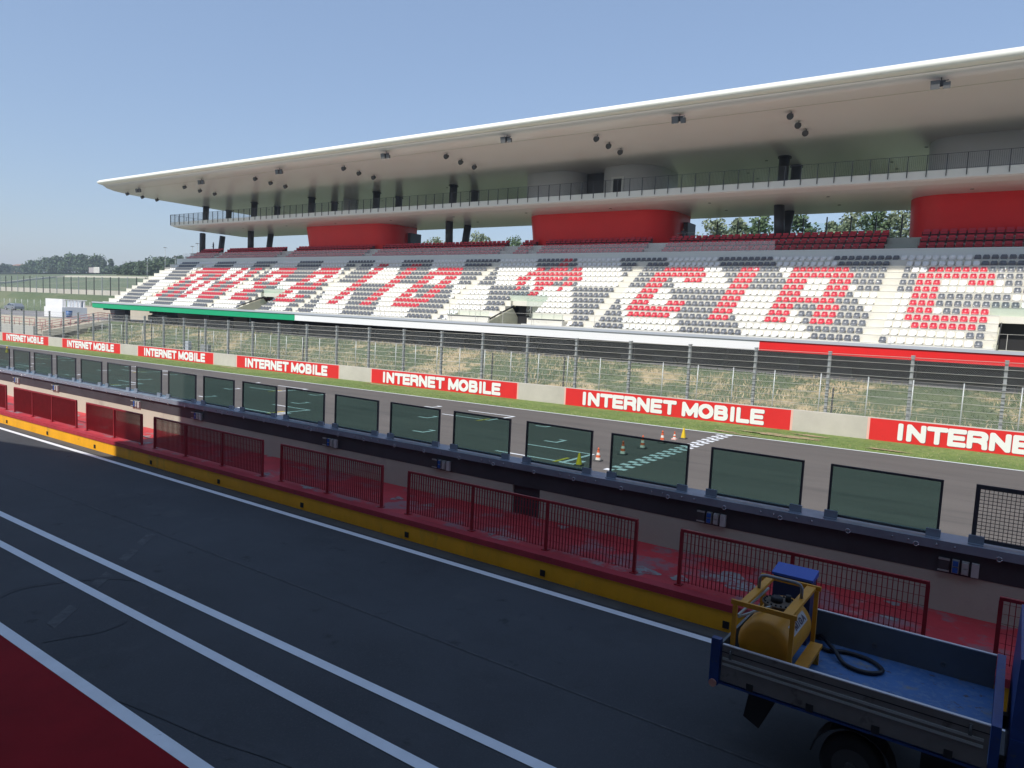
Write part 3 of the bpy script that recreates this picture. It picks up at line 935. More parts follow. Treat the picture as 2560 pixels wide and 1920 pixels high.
# dark underside: raking beams, sloping soffit, piers
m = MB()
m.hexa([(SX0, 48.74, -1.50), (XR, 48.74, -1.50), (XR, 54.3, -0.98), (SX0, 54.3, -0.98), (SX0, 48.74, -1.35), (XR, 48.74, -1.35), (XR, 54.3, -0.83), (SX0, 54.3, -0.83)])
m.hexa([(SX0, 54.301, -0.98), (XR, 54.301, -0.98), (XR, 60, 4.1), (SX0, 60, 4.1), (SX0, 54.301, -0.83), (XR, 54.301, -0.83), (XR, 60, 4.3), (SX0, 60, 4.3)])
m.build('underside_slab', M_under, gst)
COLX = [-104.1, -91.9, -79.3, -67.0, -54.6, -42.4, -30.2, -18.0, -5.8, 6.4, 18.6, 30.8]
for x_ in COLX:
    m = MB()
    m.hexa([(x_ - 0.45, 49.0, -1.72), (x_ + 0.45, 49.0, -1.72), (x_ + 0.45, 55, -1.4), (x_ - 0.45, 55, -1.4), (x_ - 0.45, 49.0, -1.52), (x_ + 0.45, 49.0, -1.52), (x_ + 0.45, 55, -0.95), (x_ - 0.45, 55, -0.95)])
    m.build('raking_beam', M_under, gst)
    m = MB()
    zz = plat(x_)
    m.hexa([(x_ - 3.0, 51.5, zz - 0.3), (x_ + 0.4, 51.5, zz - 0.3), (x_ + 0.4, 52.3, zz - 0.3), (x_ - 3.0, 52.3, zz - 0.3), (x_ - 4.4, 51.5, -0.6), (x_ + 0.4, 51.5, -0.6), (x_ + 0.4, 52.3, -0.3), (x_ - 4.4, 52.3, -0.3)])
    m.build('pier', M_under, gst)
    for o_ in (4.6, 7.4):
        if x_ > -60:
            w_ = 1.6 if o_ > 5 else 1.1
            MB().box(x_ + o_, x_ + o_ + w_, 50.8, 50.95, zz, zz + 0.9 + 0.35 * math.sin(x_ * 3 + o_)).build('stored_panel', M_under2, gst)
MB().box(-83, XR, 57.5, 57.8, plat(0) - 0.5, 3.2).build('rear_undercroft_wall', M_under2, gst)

# parapet between the two tiers
m = MB().prism([(59.655, 5.0), (60.05, 5.0), (60.05, 6.20), (59.655, 6.20)], XL, XR); m.build('tier_parapet', M_deckedge, gst)
MB().box(XL - 0.02, XR, 59.60, 60.10, 6.202, 6.27).build('parapet_cap', M_fwhite, gst)
# upper tier
VIPY = [60.45, 61.28, 62.11]
VIPZ = [6.16, 6.74, 7.32]
m = MB()
m.box(XL, XR, 60.06, 61.02, 5.6, VIPZ[0]).box(XL, XR, 61.02, 61.85, 5.6, VIPZ[1]).box(XL, XR, 61.85, 62.7, 5.6, VIPZ[2]).box(XL, XR, 62.7, 69.4, 6.9, 7.42)
m.build('upper_tier_steps', mat('upper_tier_concrete', (0.50, 0.49, 0.44), 0.8, var=0.06), gst)
# glass parapet of the upper tier; sky reflection painted on the left panes only
for k in range(0, 43):
    xa = -103.0 + 2.0 * k
    if any(abs((xa + 1) - q) < 0.9 for q in ()):
        continue
    MB().box(xa + 0.012, xa + 1.988, 59.70, 59.715, 6.272, 7.05).build('glass_panel', M_veil, gst)
for k in range(43, 68):
    xa = -103.0 + 2.0 * k
    MB().box(xa + 0.012, xa + 1.988, 59.70, 59.715, 6.272, 7.05).build('glass_panel', M_clear, gst)

# deck (balcony slab)
DP = [(57.8, 11.36), (57.8, 10.80), (57.95, 10.70), (58.6, 10.52), (59.6, 10.45), (69.1, 10.45), (69.3, 10.6), (69.3, 11.36)]
def stations(prof, st, zmid):
    """sweep a (y,z) profile along X; st = (x, shrink towards zmid, y inset)"""
    vs, fs = [], []
    n_ = len(prof)
    yc = sum(p[0] for p in prof) / n_
    for x_, s_, ins in st:
        for y, z in prof:
            vs.append((x_, y + (ins if y < yc else -ins), zmid + (z - zmid) * s_))
    for i in range(len(st) - 1):
        for k in range(n_):
            k2 = (k + 1) % n_
            fs.append((i * n_ + k, i * n_ + k2, (i + 1) * n_ + k2, (i + 1) * n_ + k))
    fs.append(tuple(range(n_))[::-1]); fs.append(tuple(range((len(st) - 1) * n_, len(st) * n_)))
    return vs, fs
for nm, prof, st, zm, mats_ in (('deck', DP, [(-103.35, 0.62, 0.12), (-103.15, 0.75, 0.03), (-102.5, 0.88, 0), (-101.2, 1, 0), (SX1, 1, 0)], 11.36, (M_deckedge, M_soffit)),):
    vs, fs = stations(prof, st, zm)
    m = MB(); n_ = len(prof)
    for i, f in enumerate(fs):
        pass
    m.add(vs, fs, 0)
    # soffit faces get the glossy material
    m.mi = []
    for f in fs:
        zav = sum(vs[i][2] for i in f) / len(f)
        flat = max(vs[i][2] for i in f) < 10.85
        m.mi.append(1 if flat else 0)
    m.build('deck', list(mats_), gst)
# deck railing
m = MB()
rail = MB()
k = 0
x_ = -103.0
while x_ < SX1:
    MBp = MB().box(x_ - 0.028, x_ + 0.028, 57.735, 57.795, 10.95, 12.42)
    MBp.build('railing_post', M_col, gst) if x_ > -104 and k < 98 else MBp
    if k >= 98:
        m.add(MBp.v, MBp.f)
    for j in range(1, 10):
        q = x_ + 1.19 * j / 10
        rail.box(q - 0.006, q + 0.006, 57.76, 57.775, 11.42, 12.38)
    x_ += 1.19; k += 1
rail.beam((-103.0, 57.765, 12.42), (SX1, 57.765, 12.42), 0.03, 0.03)
rail.beam((-103.0, 57.765, 11.41), (SX1, 57.765, 11.41), 0.02, 0.02)
for y_ in [57.8 + 1.2 * i for i in range(10)]:
    rail.box(-103.02, -102.98, y_, y_ + 0.04, 11.36, 12.42)
rail.beam((-103.0, 57.8, 12.42), (-103.0, 69.2, 12.42), 0.03, 0.03)
rail.build('railing_bars', M_col, gst)
if m.v:
    m.build('railing_post', M_col, gst)
# roof
RP_ = [(49.55, 16.12), (49.15, 16.02), (48.95, 15.82), (48.95, 15.66), (49.08, 15.52), (49.45, 15.44)]
RB = [(49.45, 15.40), (50.0, 15.08), (51.0, 14.86), (53.0, 14.70), (57.0, 14.60), (74.5, 14.60), (75.0, 14.8), (75.0, 16.3), (60, 16.5), (49.55, 16.08)]
vs, fs = stations(RB, [(-105.85, 0.80, 0.25), (-105.5, 1, 0), (SX1 + 4, 1, 0)], 16.0)
m = MB(); m.add(vs, fs, 0)
m.mi = [1 if max(vs[i][2] for i in f) < 15.45 else 0 for f in fs]
for i, f in enumerate(fs):
    m.sm[i] = max(vs[j][2] for j in f) < 15.45 and len(f) == 4
m.build('roof', [M_shell, M_soffit], gst)
vs, fs = stations(RP_ + [(49.6, 15.5)], [(-106.05, 0.55, 0.0), (-105.9, 0.9, 0), (-105.6, 1, 0), (SX1 + 4, 1, 0)], 15.77)
m = MB(); m.add(vs, fs, 0, True); m.build('roof_edge_tube', M_tube, gst)
MB().box(-105.4, SX1 + 4, 51.05, 51.08, 14.835, 14.852).build('soffit_seam', M_pitwall, gst)
for k in range(28):
    x_ = -101 + 4.9 * k
    MB().hexa([(x_, 49.5, 15.36), (x_ + 0.03, 49.5, 15.36), (x_ + 0.03, 51.0, 14.85), (x_, 51.0, 14.85), (x_, 49.5, 15.40), (x_ + 0.03, 49.5, 15.40), (x_ + 0.03, 51.0, 14.88), (x_, 51.0, 14.88)]).build('panel_joint', M_pitwall, gst)
# columns: V pairs, lower and upper storey, ring at the ceiling
for i, x_ in enumerate(COLX):
    inbooth = any(a < x_ < b for a, b in ((-80.5, -62.9), (-44.5, -27.0), (-8.7, 9), (28, 45)))
    for (yb0, yb1, yt) in ((63.3, 63.5, 64.05), (66.7, 66.9, 67.95)):
        dx = 0.3 if yt < 65 else -0.3
        if not inbooth:
            MB().tube([(x_ + dx, yb0, 7.4), (x_ + 0.05 * dx, yb1, 10.46)], 0.43, 20).build('lower_column', M_col, gst)
        if not (x_ in (-42.4, -30.2, -5.8, 6.4, 30.8)):
            c = MB().tube([(x_, yt - 0.12, 11.34), (x_, yt, 14.62)], 0.44, 20).build('upper_column', M_col, gst)
            MB().tube([(x_, yt - 0.01, 14.47), (x_, yt, 14.55)], 0.56, 20).build('column_collar', M_col, c)
MB().tube([(-75.5, 67.5, 11.36), (-75.5, 67.5, 14.6)], 1.0, 24).build('round_core', M_booth_grey, gst)

# red boxes under the deck, grey boxes on it
def booth(x0, x1, yf, yr, z0, z1, lean, r0, name, m_, door=None):
    def ring(z, t):
        r = r0
        yy = yf - lean * t
        pts = []
        sx0, sx1 = x0 - lean * 0.1 * t, x1 + lean * 0.1 * t
        for i in range(9):
            a = math.pi + i * math.pi / 2 / 8
            pts.append((sx0 + r + r * math.cos(a), yy + r + r * math.sin(a), z))
        for i in range(9):
            a = 1.5 * math.pi + i * math.pi / 2 / 8
            pts.append((sx1 - r + r * math.cos(a), yy + r + r * math.sin(a), z))
        pts += [(sx1, yr, z), (sx0, yr, z)]
        return pts
    A, B = ring(z0, 0), ring(z1, 1)
    n_ = len(A)
    m = MB(); m.add(A + B, [(i, (i + 1) % n_, (i + 1) % n_ + n_, i + n_) for i in range(n_)], 0, True)
    return m.build(name, m_, gst)
for a, b in ((-79.6, -63.4), (-43.6, -27.5), (-8.2, 8.2), (28, 44)):
    booth(a, b, 62.75, 67.6, 7.42, 10.455, 0.55, 2.6, 'red_box', M_booth)
    MB().box(b - 0.25, b + 0.5, 66.0, 67.9, 7.42, 9.7).build('box_door', M_col, gst)
booth(-44.0, -37.3, 61.9, 66.6, 11.37, 14.61, 0.1, 2.4, 'grey_box', M_booth_grey)
bb = booth(-35.1, -29.0, 61.9, 67.6, 11.37, 14.61, 0.1, 2.6, 'grey_box', M_booth_grey)
MB().box(-37.4, -35.0, 64.3, 66.4, 11.37, 14.60).build('recess_block', M_col, gst)  # solid dark block stands in for the shaded recess between the grey boxes
d = MB().box(-33.2, -31.9, 61.74, 61.85, 11.38, 13.55).build('box_door_frame', M_deckedge, gst)
MB().box(-32.95, -32.1, 61.71, 61.738, 11.38, 13.35).build('doorway', M_dark, d)
booth(-7.3, 9, 62.1, 67.6, 11.37, 14.61, 0.1, 2.6, 'grey_box', M_booth_grey)
booth(-80.0, -78.6, 69.0, 69.4, 11.37, 11.4, 0.0, 0.1, 'sill', M_booth_grey)
# recessed ceiling lights
def downlight(x_, y_, z_):
    MB().tube([(x_, y_, z_ - 0.002), (x_, y_, z_ - 0.03)], 0.13, 10).build('ceiling_light', M_lampg, gst)
for k in range(11):
    for y_ in (60.6, 64.8):
        downlight(-99 + 9.5 * k, y_, 10.45)
for k in range(8):
    for y_ in (65.0, 69.5, 72.5):
        downlight(-96 + 12.2 * k + (3 if y_ < 68 else 0), y_, 14.60)

# rear glass screen with dark posts between the red boxes
ws = thing('rear_glass_screen', (-18, 69.1, 7.42), 'glass wind screen with black posts behind the upper seats between red boxes', 'glass screen')
wx = [-25.25 + 1.99 * k for k in range(9)]
for x_ in wx:
    MB().box(x_ - 0.05, x_ + 0.05, 69.0, 69.1, 7.42, 10.12).build('post', M_col, ws)
for a, b in zip(wx, wx[1:]):
    MB().box(a + 0.06, b - 0.06, 69.04, 69.06, 7.6, 9.6).build('pane', M_clear, ws)
    MB().box(a + 0.05, b - 0.05, 69.02, 69.036, 8.55, 8.60).build('rail', M_col, ws)

# ------------------------------------------------------------------ lamps hanging from the roof
def spot_proto():
    t = thing('ceiling_spotlight', (0, 0, 0), 'x', 'spotlight', 'round spotlights under the roof')
    MB().tube([(0, 0, 0), (0, 0, -0.14)], 0.04, 6).box(-0.17, 0.17, -0.02, 0.02, -0.17, -0.14).build('bracket', M_lamp, t)
    MB().tube([(0, -0.22, -0.36), (0, -0.02, -0.29), (0, 0.16, -0.22)], [0.23, 0.2, 0.13], 12).build('lamp_head', M_lamp, t)
    return t
def flood_proto():
    t = thing('floodlight_cluster', (0, 0, 0), 'x', 'floodlight', 'box floodlight clusters under the roof edge')
    MB().tube([(0, 0, 0), (0, 0, -0.25)], 0.05, 6).beam((-0.45, 0, -0.27), (0.55, 0, -0.27), 0.07, 0.07).build('bracket', M_lamp, t)
    for i, (x_, y_, z_, s_) in enumerate(((-0.38, -0.05, -0.62, 0.34), (0.10, 0.2, -0.5, 0.22), (0.45, 0.0, -0.72, 0.26))):
        m = MB().hexa([(x_ - s_, y_ - s_ * .5, z_ - s_), (x_ + s_, y_ - s_ * .5, z_ - s_), (x_ + s_ * .8, y_ + s_ * .6, z_ - s_ * .6), (x_ - s_ * .8, y_ + s_ * .6, z_ - s_ * .6),
                (x_ - s_, y_ - s_ * .9, z_ + s_), (x_ + s_, y_ - s_ * .9, z_ + s_), (x_ + s_ * .8, y_ + s_ * .4, z_ + s_ * .9), (x_ - s_ * .8, y_ + s_ * .4, z_ + s_ * .9)])
        m.build('lamp_head', M_lampg if i != 1 else M_lamp, t)
    return t
def soff(y):
    P = [(49.45, 15.40), (50.0, 15.08), (51.0, 14.86), (53.0, 14.70), (57.0, 14.60), (80, 14.6)]
    for (a, za), (b, zb) in zip(P, P[1:]):
        if a <= y <= b:
            return za + (zb - za) * (y - a) / (b - a)
    return 14.6
sp = spot_proto(); first = True
SPX = [-14.4, -29.4, -45.2, -59.2, -74.3, -89.1, -103.5]
wh = ['front', 'middle', 'rear']
for i, x_ in enumerate(SPX):
    for j, y_ in enumerate((51.9, 54.0, 56.1)):
        o = sp if first else copy_tree(sp)
        first = False
        o.location = (x_, y_, soff(y_)); o['_o'] = tuple(o.location)
        o['label'] = 'small black roof spotlight, %s of its three, %s group from the right' % (wh[j], ORD[i])
fl = flood_proto(); first = True
for i, x_ in enumerate([-5.4, -21.7, -36.9, -51.2, -68.0, -83.4, -98.6]):
    o = fl if first else copy_tree(fl)
    first = False
    y_ = (49.9, 50.1, 49.9, 50.0, 50.5, 50.7, 50.9)[i]
    o.location = (x_, y_, soff(y_) + 0.02); o['_o'] = tuple(o.location)
    o.scale = (0.72,) * 3
    o['label'] = 'cluster of box floodlights under the roof front edge, %s from the right' % ORD[i]

# ------------------------------------------------------------------ seats
def seat_data():
    prof = [(-0.23, 0.04, 0.19, 0), (-0.20, 0.12, 0.215, 0), (-0.10, 0.13, 0.225, 0), (0.02, 0.115, 0.225, 0.02), (0.12, 0.14, 0.225, 0.05), (0.17, 0.24, 0.222, 0.07), (0.205, 0.36, 0.205, 0.08), (0.215, 0.42, 0.17, 0.07), (0.205, 0.445, 0.12, 0.05)]
    nu = 6
    vs, fs = [], []
    for side in (0, 1):
        for (y, z, w, wrap) in prof:
            for i in range(nu + 1):
                u = -1 + 2 * i / nu
                yy = y - wrap * abs(u) ** 2.2
                zz = z + (0.025 * u * u if z < 0.2 else 0)
                off = 0.022 * side
                vs.append((w * u, yy + off * (1 if z > 0.18 else 0.3), zz - off * (1 if z < 0.18 else 0.1)))
    n1 = nu + 1
    m_ = len(prof)
    for side in (0, 1):
        o = side * m_ * n1
        for j in range(m_ - 1):
            for i in range(nu):
                q = (o + j * n1 + i, o + j * n1 + i + 1, o + (j + 1) * n1 + i + 1, o + (j + 1) * n1 + i)
                fs.append(q if side == 0 else q[::-1])
    o = m_ * n1
    for i in range(nu):
        fs.append((i + 1, i, o + i, o + i + 1))
        a = (m_ - 1) * n1 + i
        fs.append((a, a + 1, o + a + 1, o + a))
    for j in range(m_ - 1):
        fs.append((j * n1, (j + 1) * n1, o + (j + 1) * n1, o + j * n1))
        fs.append(((j + 1) * n1 + nu, j * n1 + nu, o + j * n1 + nu, o + (j + 1) * n1 + nu))
    return [(v[0] * 0.92, v[1], v[2] * 0.88) for v in vs], fs
SV, SF = seat_data()
BMP = {
 'C': ['.#######.', '#########', '###...###', '###......', '###......', '###......', '###...###', '#########', '.#######.'],
 'I': ['###'] * 9,
 'R': ['########.', '#########', '###...###', '###...###', '###...###', '########.', '###...###', '###...###', '###...###'],
 'U': ['###...###'] * 7 + ['#########', '.#######.'],
 'O': ['.#######.', '#########'] + ['###...###'] * 5 + ['#########', '.#######.'],
 'E': ['.#######.', '#########', '###...###', '###...###', '###...###', '#########', '###......', '###...###', '.#######.'],
 'M': ['.#############.', '###############'] + ['###...###...###'] * 7,
}
RED = set()
def put(ch, c0):
    for j, line in enumerate(BMP[ch]):
        for i, q in enumerate(line):
            if q == '#':
                RED.add((3 + j, c0 + i))
for ch, c0 in (('C', 0), ('I', 14), ('R', 22), ('C', 39), ('U', 55), ('O', -51), ('E', -88), ('U', -119), ('M', -138)):
    put(ch, c0)
for r in range(2, 12):
    for c in range(3):
        RED.add((r, -59 + c)); RED.add((r, -69 + c))
for r in range(3, 12):                                       # letter G
    pass
for r, runs in {3: [(-103, 7)], 4: [(-104, 9)], 5: [(-104, 3), (-98, 3)], 6: [(-104, 3), (-98, 3)], 7: [(-104, 3), (-98, 3)], 8: [(-102, 5)], 9: [(-104, 5)], 10: [(-105, 5)], 11: [(-104, 7)],
                }.items():
    for c, n_ in runs:
        for i in range(n_):
            RED.add((r, c + i))
for r, runs in {1: [(-21, 2)], 2: [(-21, 2)], 3: [(-25, 2), (-22, 4), (-17, 2)], 4: [(-26, 12)], 5: [(-27, 3), (-23, 6), (-16, 3)], 6: [(-26, 2), (-22, 4), (-16, 2)], 7: [(-25, 1), (-21, 2), (-16, 1)], 8: [(-21, 2)]}.items():
    for c, n_ in runs:                                       # red emblem
        for i in range(n_):
            RED.add((r, c + i))
GREYX = {(11, -88), (12, -88), (12, -87), (12, -86), (13, -88), (13, -87), (13, -86), (13, -85)}
AISLE = [(-140, -139), (-109, -108), (-77, -76), (-37, -36), (-5, -4), (35, 36), (67, 68), (107, 108)]
def seat_color(r, c):
    if (r, c) in RED: return 2
    if (r, c) in GREYX: return 1
    if r == 7 and c in (25, 26, 27): return 0
    k = math.floor((c - (r + 8)) / 9) if r <= 6 else math.floor((c - (r - 2)) / 9)
    return 1 if k % 2 == 0 else 0
def has_seat(r, c):
    if r > 1 and any(c in a for a in AISLE): return False
    if r >= 9 and any(p <= c < p + 8 for p in PORT): return False
    if r >= 12 and (-32 <= c <= -25 or -16 <= c <= -9): return False
    if r == 12 and c == -16: return False
    return True
allseats = []
for r in range(1, NR + 1):
    for c in range(-154, 107):
        if not has_seat(r, c): continue
        p = Vector((cx(c) + 0.25, row_y(r) + 0.2, row_z(r) + 0.02))
        dep = p.dot(F)
        sx = 1280 + FPX * p.dot(RT) / dep
        allseats.append((dep if sx < 2552 else 999, r, c, p, seat_color(r, c)))
allseats.sort(key=lambda t: t[0])
SM = [M_sw, M_sg, M_sr]
CN = ['white', 'grey', 'red']
seat_me = []
for k in range(3):
    me = bpy.data.meshes.new('stadium_seat')
    me.from_pydata(SV, [], SF)
    me.polygons.foreach_set('use_smooth', [True] * len(SF))
    me.materials.append(SM[k]); me.update()
    seat_me.append(me)
pos = {}
def seat_label(r, c, col):
    rw = nth(NR + 1 - r)
    if c > 36:
        return '%s seat, %s right of the stairs beside letter R, %s row up' % (CN[col], nth(c - 36), rw)
    if c >= 15:
        return '%s seat, %s left of the stairs beside letter R, %s row up' % (CN[col], nth(35 - c), rw)
    if c > -4:
        return '%s seat, %s right of the stairs left of first C, %s row up' % (CN[col], nth(c + 4), rw)
    return '%s seat, %s left of the stairs left of first C, %s row up' % (CN[col], nth(-4 - c), rw)
proto = None
for dep, r, c, p, col in allseats[:300]:
    if proto is None:
        o = bpy.data.objects.new('stadium_seat', seat_me[col]); C.objects.link(o); proto = o
    else:
        o = proto.copy(); o.data = seat_me[col]; C.objects.link(o)
    o.location = p
    tag(o, seat_label(r, c, col), 'seat', 'seats of the lower tier')
mb = MB()
for dep, r, c, p, col in allseats[300:]:
    mb.add([(p.x + v[0], p.y + v[1], p.z + v[2]) for v in SV], SF, col, True)
tag(mb.build('stadium_seat', SM), 'the farther white grey and red seats of the lower tier, spelling letters', 'seats', kind='stuff', group='seats of the lower tier')

# padded dark red seats of the upper tier
vm = MB()
vm.box(-0.235, 0.235, -0.24, 0.16, 0.22, 0.34, 0)
vm.hexa([(-0.235, 0.12, 0.28), (0.235, 0.12, 0.28), (0.235, 0.24, 0.28), (-0.235, 0.24, 0.28), (-0.215, 0.20, 0.64), (0.215, 0.20, 0.64), (0.20, 0.28, 0.64), (-0.20, 0.28, 0.64)], 0)
vm.box(-0.19, 0.19, 0.115, 0.15, 0.40, 0.415, 1)
vm.box(-0.27, -0.255, -0.2, 0.2, 0.0, 0.42, 1).box(0.255, 0.27, -0.2, 0.2, 0.0, 0.42, 1)
vm.box(-0.22, 0.22, -0.05, 0.12, 0.02, 0.22, 1)
vme = bpy.data.meshes.new('padded_seat')
vme.from_pydata(vm.v, [], vm.f); vme.materials.append(M_vip); vme.materials.append(M_vipd)
vme.polygons.foreach_set('material_index', vm.mi); vme.update()
VA = [(-96.5, -95.2), (-81.6, -79.6), (-64.9, -63.5), (-44.8, -43.2), (-41.0, -40.3), (-28.5, -27.0), (-8.95, -7.0), (12, 13.8)]
vs_ = []
for i in range(3):
    x_ = -101.9 - 0.5 * (2 - i) + 0.3
    while x_ < 33:
        a = next((q for q in VA if q[0] - 0.27 < x_ < q[1] + 0.27), None)
        if a:
            x_ = a[1] + 0.29
            continue
        p = Vector((x_, VIPY[i], VIPZ[i]))
        dep = p.dot(F)
        sx = 1280 + FPX * p.dot(RT) / dep
        vs_.append((dep if sx < 2552 else 999, i, p))
        x_ += 0.575
vs_.sort(key=lambda t: t[0])
byrow = {}
for k_, (dep, i, p) in enumerate(vs_[:300]):
    byrow.setdefault(i, []).append(p.x)
rn = ['front', 'middle', 'back']
proto = None
for dep, i, p in vs_[:300]:
    if proto is None:
        o = bpy.data.objects.new('padded_seat', vme); C.objects.link(o); proto = o
    else:
        o = proto.copy(); C.objects.link(o)
    o.location = p
    a = [q for q in VA if q[1] < p.x]
    ref = {-7.0: 'the right upper stairs', -27.0: 'stairs right of middle red box', -40.3: 'narrow gap before middle red box', -43.2: 'stairs left of middle red box', -63.5: 'stairs right of left red box'}.get(a[-1][1] if a else 0, 'stairs before left red box')
    n_ = sum(1 for q in byrow[i] if (a[-1][1] if a else -999) < q <= p.x + 0.01)
    tag(o, 'padded seat, %s right of %s, %s row' % (nth(n_), ref, rn[i]), 'seat', 'padded red seats of the upper tier')
mb = MB()
for dep, i, p in vs_[300:]:
    mb.add([(p.x + v[0], p.y + v[1], p.z + v[2]) for v in vm.v], vm.f)
    mb.mi[-len(vm.mi):] = vm.mi
tag(mb.build('padded_seat', [M_vip, M_vipd]), 'the farther dark red padded seats of the upper tier', 'seats', kind='stuff', group='padded red seats of the upper tier')
# ================================================================== pit building (behind the camera; throws the shade over the pit lane)
pb = thing('pit_building', (0, -6, pz(0)), 'tall pit building behind the camera that shades the pit lane', 'building')
M_pb = mat('pit_building_wall', (0.30, 0.30, 0.30), 0.7, var=0.05)
FY = -1.35
ZT = -2.2 + (13.15 - FY) / 0.80
m = MB().box(-21.35, 120, -24, FY, pz(0) - 1, ZT); m.build('wall', M_pb, pb)
m = MB().hexa([(-40, -24, pz(0) - 1), (-21.36, -24, pz(0) - 1), (-21.36, FY - 0.1, pz(0) - 1), (-40, FY - 0.1, pz(0) - 1), (-40, -24, 4.4), (-21.36, -24, 10.0), (-21.36, FY - 0.1, 10.1), (-40, FY - 0.1, 4.2)]); m.build('lower_wing', M_pb, pb)
for k in range(14):
    x_ = -18 + 7.2 * k
    MB().box(x_, x_ + 5.4, FY + 0.002, FY + 0.05, pz(0), pz(0) + 3.0).build('garage_door', M_frame, pb)
    for z_ in (4.2, 8.6, 12.6):
        MB().box(x_, x_ + 6.2, FY + 0.002, FY + 0.03, z_ - 2.0, z_ + 0.6).build('window', M_tglass, pb)

# ================================================================== people
def person(name, loc, yaw, label, shirt, legs, hair, armL, armR, lean=0.0, scale=1.0):
    """body is one skinned mesh; armL/armR: (elbow, hand) offsets from the shoulder, metres"""
    t = thing(name, loc, label, 'person')
    hip = Vector((0, 0, 0.95)); ch = Vector((0, -lean * 0.5, 1.38)); neck = Vector((0, -lean * 0.62, 1.50)); head = Vector((0, -lean * 0.75 - 0.01, 1.60)); top = Vector((0, -lean * 0.85, 1.74))
    V = [hip, Vector((0, -lean * 0.25, 1.15)), ch, neck, head, top]
    E_ = [(0, 1), (1, 2), (2, 3), (3, 4), (4, 5)]
    Rr = [(0.15, 0.11), (0.135, 0.10), (0.15, 0.10), (0.052, 0.055), (0.085, 0.10), (0.055, 0.07)]
    for s_, arm in ((-1, armL), (1, armR)):
        sh = ch + Vector((0.19 * s_, 0, 0.06))
        i = len(V)
        el = sh + Vector(arm[0]); ha = sh + Vector(arm[1])
        V += [sh, el, el.lerp(ha, 0.9), ha + (ha - el).normalized() * 0.07]
        E_ += [(2, i), (i, i + 1), (i + 1, i + 2), (i + 2, i + 3)]
        Rr += [(0.058, 0.055), (0.043, 0.043), (0.03, 0.03), (0.035, 0.018)]
        j = len(V)
        V += [Vector((0.09 * s_, 0, 0.88)), Vector((0.10 * s_, -0.02, 0.49)), Vector((0.10 * s_, 0.02, 0.09)), Vector((0.11 * s_, -0.15, 0.035))]
        E_ += [(0, j), (j, j + 1), (j + 1, j + 2), (j + 2, j + 3)]
        Rr += [(0.085, 0.09), (0.058, 0.06), (0.042, 0.045), (0.045, 0.03)]
    me = bpy.data.meshes.new('body')
    me.from_pydata([v * scale for v in V], E_, [])
    ob = bpy.data.objects.new('body', me); C.objects.link(ob)
    sk = ob.modifiers.new('skin', 'SKIN')
    for i, r in enumerate(Rr):
        me.skin_vertices[0].data[i].radius = (r[0] * scale, r[1] * scale)
    me.skin_vertices[0].data[0].use_root = True
    sb = ob.modifiers.new('sub', 'SUBSURF'); sb.levels = 2; sb.render_levels = 2
    dg = bpy.context.evaluated_depsgraph_get()
    m2 = bpy.data.meshes.new_from_object(ob.evaluated_get(dg))
    bpy.data.objects.remove(ob)
    m2.materials.clear()
    skin = mat('skin', (0.42, 0.24, 0.17), 0.6)
    for q in (skin, shirt, legs, hair):
        m2.materials.append(q)
    for p_ in m2.polygons:
        c = p_.center / scale
        p_.use_smooth = True
        if c.z > 1.52:
            p_.material_index = 3 if (c.z > 1.66 or c.y > head.y + 0.03) else 0
        elif c.z < 0.06 and abs(c.x) < 0.3: p_.material_index = 3
        elif c.z < 0.97 and abs(c.x) < 0.24: p_.material_index = 2
        else: p_.material_index = 1
        for s_, arm in ((-1, armL), (1, armR)):
            hp = ch + Vector((0.19 * s_, 0, 0.06)) + Vector(arm[1])
            if (c - hp).length < 0.14: p_.material_index = 0
    b = bpy.data.objects.new('body', m2); C.objects.link(b); b.parent = t
    h = head * scale
    MB().tube([(h.x, h.y - 0.125 * scale, h.z + 0.02), (h.x, h.y - 0.09 * scale, h.z + 0.01)], [0.012, 0.02], 6).box(h.x - 0.045, h.x - 0.025, h.y - 0.103, h.y - 0.09, h.z + 0.03, h.z + 0.042).box(h.x + 0.025, h.x + 0.045, h.y - 0.103, h.y - 0.09, h.z + 0.03, h.z + 0.042).build('face', skin, t)
    t.rotation_euler = (0, 0, yaw)
    return t
navy = mat('shirt_navy', (0.018, 0.022, 0.05), 0.8)
denim = mat('denim', (0.07, 0.09, 0.16), 0.8)
hair = mat('dark_hair', (0.02, 0.016, 0.013), 0.7)
person('person', (-102.0, 64.0, 7.42), rad(-30), 'person in navy shirt and jeans standing by the leftmost column, arm stretched out', navy, denim, hair, ((-0.26, -0.05, -0.03), (-0.50, -0.12, 0.02)), ((0.08, -0.02, -0.27), (0.05, -0.2, -0.42)))
person('person', (-26.75, 64.4, 7.42), rad(20), 'person in grey jacket beside the middle red box, arm on a rail', mat('jacket_grey', (0.10, 0.10, 0.11), 0.8), mat('trousers_black', (0.02, 0.02, 0.022), 0.8), hair, ((-0.06, -0.04, -0.26), (-0.10, -0.22, -0.40)), ((0.16, -0.12, -0.18), (0.42, -0.25, -0.22)), lean=0.12, scale=0.86)
hr = thing('walkway_handrail', (-26.0, 63.9, 7.42), 'thin metal handrail in front of the person in the grey jacket', 'handrail')
MB().beam((-27.2, 63.95, 8.42), (-25.4, 63.95, 8.42), 0.03, 0.03).build('rail', M_post, hr)
for x_ in (-26.4, -25.45):
    MB().box(x_ - 0.02, x_ + 0.02, 63.93, 63.97, 7.42, 8.40).build('post', M_post, hr)

